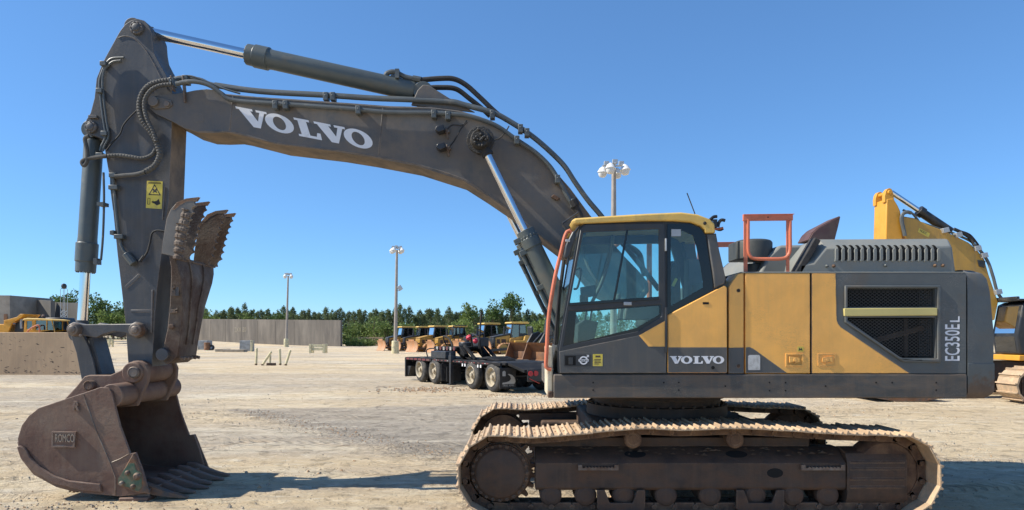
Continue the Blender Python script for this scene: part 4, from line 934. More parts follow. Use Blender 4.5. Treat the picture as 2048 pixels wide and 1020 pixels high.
# ---- bucket linkage
m = MB(); lk = [(146, 644), (158, 646), (168, 648.5), (262, 647.5), (272, 643), (284, 648), (289, 660), (283, 672), (272, 677), (262, 672), (250, 666), (228, 663), (205, 669), (192, 676), (172, 672), (160, 670), (147, 674), (136, 669), (133, 659), (137, 649)]
for y in (8.34, 8.88): m.prism(pl(8.34, lk), y, y + .08)
gl_ = m.build('guide_link', 'arm_grey', ex, bevel=.010)
m = MB()
for y0, px, py, r in ((8.24, 148, 659, .082), (8.24, 273, 660, .092)):
    x, z = X(px, 8.3), Z(py, 8.3); m.lathe([(0, .030), (.006, .043), (.02, .046), (.022, r * .8), (.03, r * .86), (.1, r)], (x, y0, z), (x, y0 + .1, z), 24); m.ycyl(x, z, y0 + .09, 9.04, .05, 20)
m.cyl(P(161, 671, 8.3), P(161, 671, 8.25), .018, 8)
m.build('link_pin', 'worn_steel', gl_, bevel=.004)
m = MB(); nk = [(141, 672), (150, 662), (165, 668), (176, 690), (186, 720), (193, 752), (189, 778), (178, 788), (168, 782), (165, 770), (160, 745), (152, 705)]
for y in (8.45, 8.80): m.prism(pl(8.45, nk), y, y + .05)
m.prism(pl(8.6, [(160, 690), (176, 688), (196, 750), (182, 750)]), 8.5, 8.8); m.prism(pl(8.5, [(176, 676), (184, 674), (204, 750), (194, 752)]), 8.5, 8.80)
m.build('bucket_link', 'arm_grey', ex, bevel=.008)

# ---- bucket
KN, KF = 7.90, 9.38
m = MB(); bo = [(200, 774.5), (213, 775), (219, 778), (224, 786), (230, 813), (240, 853), (260, 907), (271, 905), (284, 940), (297, 986), (240, 993), (167, 986), (110, 972), (67, 946), (46, 918), (37, 897), (35, 877), (43, 851), (57, 832), (77, 816), (127, 799), (167, 786)]
BO = pl(KN, bo)
m.prism(BO, KN, KN + .035); m.prism(BO, KF - .035, KF)
hull = [(213, 777), (200, 776.5), (167, 788), (127, 801), (77, 818), (57, 834), (44, 853), (37, 877), (39, 897), (48, 916), (68, 944), (111, 970), (167, 984), (240, 991), (297, 985)]
H = [Vector((x, 0, z)) for x, z in pl(KN, hull)]
ctr = Vector((X(170, KN), 0, Z(890, KN))); inn = [v.lerp(ctr, .06) if 0 < i < len(H) - 1 else v + Vector((0, 0, -.04 if i == 0 else .035)) for i, v in enumerate(H)]
for i in range(len(H) - 1):
    a, b, c, d = H[i], H[i + 1], inn[i + 1], inn[i]; y0, y1 = KN + .034, KF - .034
    m.add([(a.x, y0, a.z), (b.x, y0, b.z), (c.x, y0, c.z), (d.x, y0, d.z), (a.x, y1, a.z), (b.x, y1, b.z), (c.x, y1, c.z), (d.x, y1, d.z)], [(0, 1, 5, 4), (2, 3, 7, 6), (0, 3, 2, 1), (4, 5, 6, 7), (1, 2, 6, 5), (3, 0, 4, 7)], 0)
bk = m.build('bucket', ['bucket_rust', 'bucket_inside'], ex, bevel=.006)
m = MB(); m.cyl((X(207, KN) + .07, KN + .036, Z(792, KN)), (X(207, KN) + .07, KF - .036, Z(792, KN)), .135, 28); m.prism(pl(KN, [(196, 779), (222, 786), (228, 812), (206, 806), (190, 792)]), KN + .04, KF - .04)
m.build('torque_tube', 'bucket_rust', bk, bevel=.01)
m = MB(); er = [(127, 800), (150, 775), (168, 753), (178, 750), (187, 750), (220, 750), (240, 741), (255, 730), (266, 722), (280, 721.5), (291, 728), (297, 742), (295, 765), (283, 790), (274, 812), (240, 815), (205, 802), (165, 797)]
for y in (8.27, 8.97): m.prism(pl(8.27, er), y, y + .06)
x, z = X(267, 8.27), Z(745, 8.27)
m.build('bucket_ear', 'bucket_rust', bk, bevel=.012)
m = MB()
for y in (8.235, 8.995): m.lathe([(0, .12), (.035, .13), (.07, .13)], (x, y, z), (x, y + .07, z), 24)
m.ycyl(x, z, 8.33, 8.97, .14, 24)
m.build('ear_boss', 'bucket_rust', bk, bevel=.008)
m = MB()
for px, py, r in ((267, 745, .067), (177, 771.5, .06)):
    x, z = X(px, 8.2), Z(py, 8.2); m.lathe([(0, r * .8), (.012, r * .95), (.02, r), (.9, r)], (x, 8.19, z), (x, 9.1, z), 24)
    m.lathe([(0, r * .9), (.006, r * 1.06), (.02, r * 1.06)], (x, 8.186, z), (x, 8.21, z), 24, caps=False)
m.build('bucket_pin', 'worn_steel', bk, bevel=.004)
m = MB(); ws_ = [(36, 893), (43, 890), (55, 897), (63, 913), (83, 933), (110, 950), (140, 960), (167, 963), (203, 967), (206, 984), (167, 981), (110, 967), (68, 942), (44, 916)]
m.prism(pl(KN, ws_), KN - .03, KN + .001); m.prism(pl(KN, [(239, 995), (239, 1003), (296, 1004), (297, 994)]), KN - .02, KN + .2)
m.build('wear_strip', 'bucket_rust', bk, bevel=.012)
m = MB(); m.prism(pl(KN, [(29, 885), (35, 885), (45, 916), (66, 945), (110, 972), (150, 983), (150, 987), (108, 976), (62, 951), (38, 921)]), KN + .04, KF - .04); m.build('heel_plate', 'bucket_rust', bk, bevel=.004)
m = MB(); m.tube([P(167, 789, KN), P(192, 860, KN), P(220, 925, KN), P(231, 955, KN), P(231, 991, KN)], .008, 6); m.tube([P(223, 925, KN), P(240, 918, KN), P(258, 908, KN)], .006, 6); m.build('weld_bead', 'worn_steel', bk)
m = MB(); a, b = P(106, 894, KN - .022), P(153.5, 864, KN - .022)
m.prism(pl(KN, [(106, 893.5), (106.5, 862), (154.5, 863), (152, 894)]), KN - .022, KN, 0); m.prism(pl(KN, [(106, 893.5), (106.5, 862), (154.5, 863), (152, 894)]), KN - .032, KN - .02, 0, holes=[pl(KN, [(109, 890.5), (109.5, 865), (151.5, 866), (149, 891)])])
text(m, 'ROMCO', P(111.5, 884, KN - .0225), P(149.5, 884, KN) - P(111.5, 884, KN), P(111.5, 868, KN) - P(111.5, 884, KN), 1, .0, .012)
m.build('maker_plate', ['bucket_rust', 'raised_steel'], bk, bevel=0)
m = MB(); text(m, 'R', P(148.5, 820, KN - .002), P(161, 821, KN) - P(148.5, 820, KN), P(149.5, 801.5, KN) - P(148.5, 820, KN), 0, .045, .03); m.build('raised_letter', 'bucket_rust', bk, smooth=False)
def cutter(y0, y1):
    m = MB(); m.prism(pl(KN, [(270, 905), (275, 917), (290, 955), (303, 987), (275, 983), (252, 974), (239, 968), (240, 955), (247, 945)]), y0, y1)
    o = m.build('side_cutter', 'tip_rust', bk, bevel=.012)
    if y0 < KN:
        m = MB(); m.prism(pl(KN, [(262, 925), (273, 925), (276, 938), (287, 945), (288, 972), (281, 981), (268, 974), (252, 970), (241, 966), (241, 955)]), y0 - .004, y0 + .001); m.build('paint_patch', 'green_patch', o)
        m = MB()
        for px, py, r in ((260, 944, .03), (249, 965, .032), (271, 971, .03), (279, 951, .045)): x, z = X(px, KN), Z(py, KN); m.lathe([(0, r * .5), (.008, r * .7), (.03, r), (.04, r)], (x, y0 - .04, z), (x, y0, z), 12)
        m.build('cutter_bolt', 'worn_steel', o)
cutter(KN - .045, KN - .001); cutter(KF + .001, KF + .045)
for i in range(6):
    y = KN + .12 + (KF - KN - .24) * i / 5; w0, w1 = .085, .035; x0 = X(286, KN)
    wr = (1.0, .93, 1.04, .9, 1.0, .95)[i]; secs = [(x0 - .13, .20, .15, .055), (x0 - .02, .185, .075, .068), (x0 + .10, .135, .05, .072), (x0 + .28 * wr, .075, .02, .052), (x0 + .46 * wr, .034 if i % 2 else .026, .008, .04)]
    m = MB(); vs = []; fs = []
    for xx, zt_, zb_, w in secs: vs += [(xx, y - w, zb_), (xx, y + w, zb_), (xx, y + w * .7, zt_), (xx, y - w * .7, zt_)]
    for j in range(len(secs) - 1):
        for k in range(4): fs.append((j * 4 + k, j * 4 + (k + 1) % 4, (j + 1) * 4 + (k + 1) % 4, (j + 1) * 4 + k))
    fs += [(3, 2, 1, 0), tuple(4 * (len(secs) - 1) + k for k in range(4))]
    m.add(vs, fs); m.build('bucket_tooth', 'tip_rust' if i == 0 else 'bucket_rust', bk, bevel=.012)
m = MB(); m.box((X(240, KN), KN + .03, .03), (X(296, KN), KF - .03, .075)); m.build('cutting_edge', 'worn_steel', bk, bevel=.008)

# ---- folded thumb on the underside of the arm
m = MB()
lv = [(513, 345, 356, 8.2, 9.30), (535, 347, 361, 8.23, 9.24), (556, 344, 364, 8.27, 9.15), (611, 334, 360, 8.36, 8.98), (658, 326, 356, 8.40, 8.91), (690, 319, 351, 8.40, 8.90), (712, 312, 348, 8.40, 8.90), (722, 316, 338, 8.40, 8.90), (728, 322, 330, 8.40, 8.90)]
vs = []; fs = []
for py, xb, xf, y0, y1 in lv:
    z = Z(py, 8.3); vs += [(X(xb, 8.3), y0, z), (X(xf, 8.3), y0, z), (X(xf, 8.3), y1, z), (X(xb, 8.3), y1, z)]
for j in range(len(lv) - 1):
    for k in range(4): fs.append((j * 4 + k, j * 4 + (k + 1) % 4, (j + 1) * 4 + (k + 1) % 4, (j + 1) * 4 + k))
fs += [(0, 1, 2, 3), tuple(4 * (len(lv) - 1) + k for k in (3, 2, 1, 0))]
m.add(vs, fs)
th = m.build('thumb', ['thumb_steel'], ex, bevel=.012)
m = MB()                                                            # two stiffening ribs down the front
for f in (.32, .68):
    pts = [Vector((X(xf, 8.3) + .008, y0 + (y1 - y0) * f, Z(py, 8.3))) for py, xb, xf, y0, y1 in lv[:6]]
    m.tube(pts, .012, 6)
m.tube([Vector((X(357, 8.3) + .005, 8.2 + 1.1 * t, Z(518, 8.3))) for t in (0, .5, 1)], .014, 6)
m.build('thumb_rib', 'thumb_steel', th)
m = MB(); m.prism(pl(8.35, [(346, 592), (349, 562), (362, 562), (361, 592)]), 8.30, 8.345, 0); 
text(m, 'ROMCO', P(350.5, 590, 8.299), P(352.5, 565, 8.299) - P(350.5, 590, 8.299), Vector((-.055, 0, 0)), 1, .02, .008); m.build('maker_plate', ['arm_grey', 'worn_steel'], th)
m = MB(); text(m, 'R', P(356, 625, 8.375), P(357, 615.5, 8.375) - P(356, 625, 8.375), P(340, 626, 8.375) - P(356, 625, 8.375), 0, .05, .03); m.build('raised_letter', 'tip_rust', th, smooth=False)
m = MB(); m.ycyl(X(325, 8.36), Z(709, 8.36), 8.34, 8.96, .075, 24); m.ycyl(X(342, 8.36), Z(653, 8.36), 8.36, 8.41, .032, 12, 1); m.build('thumb_pin', ['arm_grey', 'worn_steel'], th, bevel=.006)
m = MB()
for k in range(5): m.cyl((X(346, 8.3) + .02, 8.44 + .1 * k, Z(716, 8.3)), (X(350, 8.3) + .05, 8.44 + .1 * k, Z(718, 8.3)), .022, 6)
m.build('thumb_bolt', 'worn_steel', th)
for y, q0 in ((8.38, [(356, 518), (361, 490), (368, 460), (376, 424)]), (8.66, [(357, 518), (357, 490), (358, 470), (359, 446)]), (8.90, [(357, 518), (360, 485), (363, 460), (367, 434)]), (9.22, [(357, 518), (362, 485), (366, 450), (371, 418)])):   # knuckled finger bars
    q = resample(pxpath(8.2, q0, 10), .012)
    m = MB(); m.tube(q, .05, 8, rr=lambda i, n=len(q): (.060 - .018 * i / n) * (1.0 if i % 7 < 4 else .74)); m.build('thumb_finger', 'thumb_steel', th)
tips = [(397, 394.5), (392, 411), (387.5, 425), (383, 438.5), (378.5, 452.5), (375, 467), (371.5, 482), (367.5, 498), (357, 514)]
ser = []
for i, t in enumerate(tips[:-1]):
    n = tips[i + 1]; ser += [t, ((t[0] * .72 + n[0] * .28) - 5.5, t[1] * .72 + n[1] * .28), ((t[0] + n[0]) / 2 - 6.5, (t[1] + n[1]) / 2 + 1), (t[0] * .25 + n[0] * .75 - 4, t[1] * .25 + n[1] * .75 + 1)]
tp = [(355, 516), (340, 511), (323, 507), (326, 480), (333, 438), (341, 419), (353, 405), (372, 397.5)] + ser + [tips[-1]]
for k, y in enumerate((8.20, 8.47, 9.02, 9.27)):
    m = MB(); m.prism(pl(8.2, tp), y, y + .045); o = m.build('thumb_tine', 'tine_plate' if k in (0,) else 'thumb_steel', th, bevel=.004)
    m = MB(); m.prism(pl(8.2, [(353, 405), (372, 397), (397.6, 394), (392, 402), (388, 402), (374, 403), (360, 410), (349, 420), (344, 420)]), y - .002, y + .047); m.build('rusty_tip', 'tip_rust', o)
# ================================================================ ground
def sm(t): t = min(1, max(0, t)); return t * t * (3 - 2 * t)
def gh(x, y): return .85 * sm((y - 108) / 45) * sm((-x - 18) / 55)
xs = [-6000, -2500, -1000, -500, -300] + [-200 + 8 * i for i in range(51)] + [300, 500, 1000, 2500, 6000]
ys = [-200, -60, -20, 0] + [4 + 4 * i for i in range(60)] + [260, 300, 400, 700, 1500, 3000, 6000]
m = MB(); vs = [(x, y, gh(x, y)) for y in ys for x in xs]; nx = len(xs)
m.add(vs, [(j * nx + i, j * nx + i + 1, (j + 1) * nx + i + 1, (j + 1) * nx + i) for j in range(len(ys) - 1) for i in range(nx - 1)])
def ground_material():
    g = bpy.data.materials.new('yard_ground'); g.use_nodes = True; nt = g.node_tree; b = nt.nodes['Principled BSDF']
    v = coords(nt); vs_ = coords(nt, (.35, 1, 1)); vl = coords(nt, (.48, 1.0, 1), rot=.12); vl2 = coords(nt, (.42, 1.0, 1), rot=-.28); vl3 = coords(nt, (.34, 1.0, 1), rot=.03)
    tan, tan2, grey, pale = (.64, .51, .34), (.52, .41, .265), (.42, .37, .30), (.78, .69, .53)
    c = mixc(nt, ramp(nt, noise(nt, vs_, .16, 8, .62, .6), .38, .62), tan, tan2)
    c = mixc(nt, math_(nt, 'MULTIPLY', ramp(nt, noise(nt, vs_, .09, 9, .66, 1.2), .46, .60), .85), c, grey)
    c = mixc(nt, math_(nt, 'MULTIPLY', ramp(nt, noise(nt, vs_, .45, 9, .7, .8), .52, .66), .7), c, pale)
    c = mixc(nt, math_(nt, 'MULTIPLY', ramp(nt, noise(nt, vs_, .8, 6, .7, 1.0), .60, .72), .5), c, (.46, .285, .13))
    # worn grey asphalt showing through as a wedge, with a ragged edge
    sp = nt.nodes.new('ShaderNodeSeparateXYZ'); nt.links.new(v, sp.inputs[0])
    def plane(a, bb, cc_, soft, ns):
        s = math_(nt, 'ADD', math_(nt, 'ADD', math_(nt, 'MULTIPLY', sp.outputs[0], a), math_(nt, 'MULTIPLY', sp.outputs[1], bb)), cc_)
        s = math_(nt, 'ADD', s, math_(nt, 'MULTIPLY', math_(nt, 'SUBTRACT', noise(nt, v, .9, 8, .72), .5), ns))
        return ramp(nt, s, .5 - soft / 2, .5 + soft / 2)
    e1 = plane(.75, .66, -5.65, .35, 1.5)        # near, left-hand edge
    e2 = plane(.16, -.98, 19.0, .6, 1.6)         # far edge
    e3 = plane(.05, .98, -10.2, .5, 1.6)         # near edge to the right
    a_ = math_(nt, 'MULTIPLY', math_(nt, 'MULTIPLY', e1, e2), e3)
    asp = mixc(nt, ramp(nt, noise(nt, vs_, 1.5, 8, .7), .35, .7), (.26, .235, .20), (.39, .35, .295))
    a_ = math_(nt, 'MULTIPLY', a_, plane(-.95, .30, -1.6, 1.2, 2.5)); c = mixc(nt, math_(nt, 'MULTIPLY', a_, .78), c, asp)
    # second, farther grey band
    e4 = math_(nt, 'MULTIPLY', plane(.10, .99, -24.5, .9, 7), plane(-.06, -.99, 33.5, .9, 7))
    c = mixc(nt, math_(nt, 'MULTIPLY', e4, .4), c, (.33, .30, .26))
    # crushed dark grit along the wedge edge
    e5 = math_(nt, 'MULTIPLY', plane(.75, .66, -5.2, .5, 1.2), math_(nt, 'SUBTRACT', 1.0, plane(.75, .66, -6.5, .6, 1.4)))
    grit = ramp(nt, noise(nt, v, 14, 3, .7), .48, .56)
    e5 = math_(nt, 'MULTIPLY', math_(nt, 'MULTIPLY', e5, e2), grit)
    c = mixc(nt, math_(nt, 'MULTIPLY', e5, .6), c, (.13, .118, .105))
    # wheel and track scuffs: long drawn-out streaks, both dark and pale
    for si, (sc, lo_, hi_, colr, am) in enumerate(((1.6, .60, .67, (.15, .13, .105), .7), (2.6, .56, .64, (.74, .67, .54), .6), (5.5, .57, .66, (.22, .18, .135), .6), (.8, .60, .66, (.18, .155, .125), .6), (9, .56, .64, (.70, .62, .49), .5), (14, .58, .66, (.20, .16, .12), .5))):
        c = mixc(nt, math_(nt, 'MULTIPLY', ramp(nt, noise(nt, (vl, vl2, vl3)[si % 3], sc, 8, .74, .9), lo_, hi_), am), c, colr)
    # oil and damp blotches
    c = mixc(nt, math_(nt, 'MULTIPLY', ramp(nt, noise(nt, vs_, .33, 5, .6, .5), .66, .74), .55), c, (.13, .115, .10))
    # cracks
    vor = nd(nt, 'ShaderNodeTexVoronoi'); vor.feature = 'DISTANCE_TO_EDGE'; vor.inputs['Scale'].default_value = .32
    wv = nt.nodes.new('ShaderNodeVectorMath'); wv.operation = 'ADD'
    nn = nd(nt, 'ShaderNodeTexNoise'); nn.inputs['Scale'].default_value = .9; nn.inputs['Detail'].default_value = 5; nt.links.new(v, nn.inputs['Vector'])
    nt.links.new(v, wv.inputs[0]); nt.links.new(nn.outputs[1], wv.inputs[1]); nt.links.new(wv.outputs[0], vor.inputs['Vector'])
    ck = ramp(nt, vor.outputs['Distance'], .003, .012, (1, 1, 1, 1), (0, 0, 0, 1))
    ck = math_(nt, 'MULTIPLY', ck, ramp(nt, noise(nt, v, .22, 3), .5, .58))
    c = mixc(nt, math_(nt, 'MULTIPLY', ck, .55), c, (.14, .12, .10))
    # fine sand and grit
    c = mixc(nt, math_(nt, 'MULTIPLY', ramp(nt, noise(nt, v, 9, 8, .8), .3, .7), .32), c, (.68, .60, .47), 'OVERLAY')
    c = mixc(nt, math_(nt, 'MULTIPLY', ramp(nt, noise(nt, v, 38, 4, .8), .58, .68), .5), c, (.20, .165, .125))
    c = mixc(nt, math_(nt, 'MULTIPLY', ramp(nt, noise(nt, v, 55, 3, .8), .60, .70), .5), c, (.68, .62, .50))
    nt.links.new(c, b.inputs['Base Color']); b.inputs['Roughness'].default_value = .95; b.inputs['Specular IOR Level'].default_value = .2
    prints = None
    for a, bb, cc_, wd, per, ang_ in ((-.10, .995, -9.55, .26, 31, 0), (.06, .998, -11.75, .30, 29, 0), (-.35, .937, -13.4, .24, 34, 0), (.22, .975, -14.6, .28, 30, 0), (.62, .785, -7.9, .22, 36, 0), (-.05, .999, -8.35, .20, 42, 0)):
        ds = math_(nt, 'ADD', math_(nt, 'ADD', math_(nt, 'MULTIPLY', sp.outputs[0], a), math_(nt, 'MULTIPLY', sp.outputs[1], bb)), cc_)
        ds = math_(nt, 'ADD', ds, math_(nt, 'MULTIPLY', math_(nt, 'SUBTRACT', noise(nt, v, .13, 2), .5), 1.6))
        msk = ramp(nt, math_(nt, 'ABSOLUTE', ds), wd * .8, wd, (1, 1, 1, 1), (0, 0, 0, 1))
        al = math_(nt, 'ADD', math_(nt, 'MULTIPLY', sp.outputs[0], bb * per), math_(nt, 'MULTIPLY', math_(nt, 'ABSOLUTE', ds), 22.0))
        rg = ramp(nt, math_(nt, 'SINE', al), .1, .6)
        pr = math_(nt, 'MULTIPLY', math_(nt, 'MULTIPLY', msk, rg), ramp(nt, noise(nt, v, .55, 4, .7), .44, .58))
        prints = pr if prints is None else math_(nt, 'MAXIMUM', prints, pr)
    c = mixc(nt, math_(nt, 'MULTIPLY', prints, .38), c, (.21, .17, .12)); nt.links.new(c, b.inputs['Base Color'])
    # low lumps of trodden dirt
    lump = ramp(nt, noise(nt, v, 2.6, 8, .74), .55, .75)
    h = math_(nt, 'SUBTRACT', math_(nt, 'ADD', math_(nt, 'MULTIPLY', lump, 1.3), math_(nt, 'MULTIPLY', noise(nt, vl, 2.2, 7, .7, 1.0), 2.2)), math_(nt, 'MULTIPLY', prints, .55)); h = math_(nt, 'ADD', h, math_(nt, 'ADD', noise(nt, v, 5, 9, .78), math_(nt, 'MULTIPLY', noise(nt, v, 30, 4, .8), .4)))
    bp = nd(nt, 'ShaderNodeBump'); bp.inputs['Strength'].default_value = .9; bp.inputs['Distance'].default_value = .065
    nt.links.new(h, bp.inputs['Height']); nt.links.new(bp.outputs[0], b.inputs['Normal'])
    MATS['yard_ground'] = g
ground_material()
struct(m.build('ground', 'yard_ground'))
# rough grass verge between the yard and the trees
m = MB(); rnd = random.Random(11)
e = [(-160 + 5 * i, 150 + rnd.uniform(-2, 2) + (6 if i % 3 else 0)) for i in range(60)]
m.add([(x, y - 18 if x > -30 else y + 6, gh(x, y) + .05) for x, y in e] + [(x, y + 200, gh(x, y) + .06) for x, y in e], [(i, i + 1, i + 61, i + 60) for i in range(59)])
mat('verge', (.10, .11, .045), .95, var=.4, vscale=.3, dirt=(.30, .24, .14), amt=.45, dscale=.4, bump=.3)
o = m.build('grass_verge', 'verge'); o['kind'] = 'stuff'; o['label'] = 'rough grass verge before the pines'
# loose stones and clods
def stones(name, pts, mats, seed, label):
    rnd = random.Random(seed); m = MB()
    for x, y, s in pts:
        a = rnd.uniform(0, 6.28); n = 5; vs = []
        for k in range(n): t = a + 6.28 * k / n; q = s * rnd.uniform(.7, 1.3); vs.append((x + q * math.cos(t), y + q * math.sin(t), gh(x, y) - .003))
        top = [(x + (p[0] - x) * rnd.uniform(.3, .7), y + (p[1] - y) * rnd.uniform(.3, .7), gh(x, y) + s * rnd.uniform(.45, 1.0)) for p in vs]
        m.add(vs + top, [tuple(range(n, 2 * n))] + [(k, (k + 1) % n, n + (k + 1) % n, n + k) for k in range(n)], rnd.randrange(len(mats)))
    o = m.build(name, mats, smooth=False); o['kind'] = 'stuff'; o['label'] = label; return o
rnd = random.Random(2); pts = []
cl_ = [(rnd.uniform(-.78, .78) * y_, y_) for y_ in [6.8 + 14 * rnd.random() ** 1.4 for _ in range(46)]]
for _ in range(5200):
    if rnd.random() < .55: y = 6.4 + 20 * rnd.random() ** 1.7; x = rnd.uniform(-.78, .78) * y
    else: x, y = rnd.choice(cl_); x += rnd.gauss(0, .5); y += rnd.gauss(0, .22)
    pts.append((x, y, rnd.uniform(.003, .012) * (1 + (rnd.random() < .06) * 1.8)))
for _ in range(130): pts.append((rnd.gauss(-5.1, .5), rnd.gauss(7.55, .18), rnd.uniform(.006, .022)))
for _ in range(200): pts.append((rnd.uniform(-.9, 4.8), 6.85 + rnd.gauss(0, .18), rnd.uniform(.006, .03)))
for _ in range(700):
    t = rnd.random(); x = -6.6 + 5.6 * t + rnd.gauss(0, .22); y = 17.2 - 6.3 * t + rnd.gauss(0, .22); pts.append((x, y, rnd.uniform(.006, .022)))
stones('gravel', pts, ['stone_grey', 'clay', 'stone_grey'], 4, 'loose stones scattered over the yard')
pts = [(rnd.gauss(-2.9, .8), rnd.gauss(23.9, .6), rnd.uniform(.012, .05)) for _ in range(320)] + [(rnd.uniform(-1.2, 2.6), rnd.gauss(21.6, .4), rnd.uniform(.01, .03)) for _ in range(260)]
stones('dirt', pts, ['clay', 'stone_grey', 'clay'], 6, 'orange clay clods beside the black trailer')

# ================================================================ walls and buildings
def wall(name, label, cat, a, b, h0, h1, t, m_, **kw):
    """upright slab from ground point a to b"""
    a, b = Vector((*a, 0)), Vector((*b, 0)); d = (b - a).normalized(); n = Vector((-d.y, d.x, 0)) * t
    if n.y < 0: n = -n
    za, zb_ = gh(a.x, a.y), gh(b.x, b.y); m = MB()
    q = [a, b, b + n, a + n]; zz = [(za - .3, za + h0), (zb_ - .3, zb_ + h1), (zb_ - .3, zb_ + h1), (za - .3, za + h0)]
    m.add([(p.x, p.y, z[0]) for p, z in zip(q, zz)] + [(p.x, p.y, z[1]) for p, z in zip(q, zz)], [(0, 1, 5, 4), (1, 2, 6, 5), (2, 3, 7, 6), (3, 0, 4, 7), (4, 5, 6, 7), (3, 2, 1, 0)])
    o = m.build(name, m_, bevel=.03); tag(o, label, cat); return o
def G(px, D): return (X(px, D), D)
gw = wall('concrete_wall', 'long weathered grey concrete wall with faded painted digits, pine tops showing above it', 'wall', G(330, 156), G(681, 114), 4.75, 4.35, .4, 'wall_concrete')
a3 = Vector((*G(330, 156), 0)); b3 = Vector((*G(681, 114), 0)); dd = (b3 - a3).normalized(); nn_ = Vector((dd.y, -dd.x, 0)).normalized()
if nn_.y > 0: nn_ = -nn_
m = MB(); D_ = 141; p = a3 + dd * 31.0 + nn_ * .02 + Vector((0, 0, gh(a3.x, a3.y) * .5 + 2.05))
text(m, '2XX 80', p, dd * 4.3, Vector((0, 0, .95))); 
mat('faded_digits', (.27, .23, .15), .9, var=.3, vscale=1, dirt=(.2, .185, .165), amt=.5, dscale=1.5, bump=0); m.build('painted_digits', 'faded_digits', gw, smooth=False)
m = MB(); rnd = random.Random(9)
for k in range(9): c = a3 + dd * (6.1 * k + 3) + nn_ * .012; m.bar((c.x, c.y, gh(c.x, c.y)), (c.x, c.y, gh(c.x, c.y) + 4.3), .028, .02, up=(dd.x, dd.y, 0))
m.build('wall_joint', 'scar_black', gw)
tb = wall('concrete_barrier', 'low tan concrete bin wall covered in black scrape marks', 'barrier', G(-260, 33.2), G(172, 32.8), 2.03, 2.03, .6, 'tan_concrete')
m = MB(); rnd = random.Random(21); yb = 32.8
for _ in range(170):
    x = X(rnd.uniform(-120, 165), yb); zz = .10 + 1.8 * rnd.random() ** 2.6; L = rnd.uniform(.03, .30) * rnd.random() ** .5; w = rnd.uniform(.005, .026); a = rnd.gauss(0, .5)
    n = 6; up_ = []; dn = []
    yy_ = 32.8 + (x - X(172, 32.8)) / (X(-260, 33.2) - X(172, 32.8)) * .4 - .004
    for k in range(n):
        t = k / (n - 1); hx = x + L * (t - .5) * math.cos(a); hz = zz + L * (t - .5) * math.sin(a); ww = w * math.sin(math.pi * min(max(t, .06), .94)) * rnd.uniform(.4, 1.2)
        up_.append((hx, yy_, hz + ww)); dn.append((hx, yy_, hz - ww))
    m.add(up_ + dn[::-1], [tuple(range(2 * n))])
o = m.build('scrape_mark', 'scar_black', tb, smooth=False); o['kind'] = 'stuff'
wall('warehouse_wall', 'tall pale concrete building end with a brown steel door', 'building', G(-180, 128), G(20, 128), 9.0, 8.9, 12, 'pale_render')
wall('warehouse_wall', 'wide dark grey concrete wall between the pale building end and the lattice tower', 'building', G(18, 140), G(101.5, 133), 8.8, 8.0, .8, 'grey_render')
wall('warehouse_wall', 'lower grey concrete wall behind the lattice tower', 'building', G(101.5, 141), G(168, 136), 7.9, 7.6, .8, 'grey_render')
m = MB(); D_ = 127.9; m.box((X(8, D_), D_ - .05, 0), (X(14.5, D_), D_ + .05, 1.9 + 42 * D_ / F)); tag(m.build('steel_door', 'loader_steel'), 'narrow brown steel door in the pale building end', 'door')
wall('low_kerb', 'low pale concrete kerb half hidden in bushes beyond the grey wall', 'kerb', G(697, 121), G(765, 121), 1.55, 1.5, .4, 'tan_concrete')

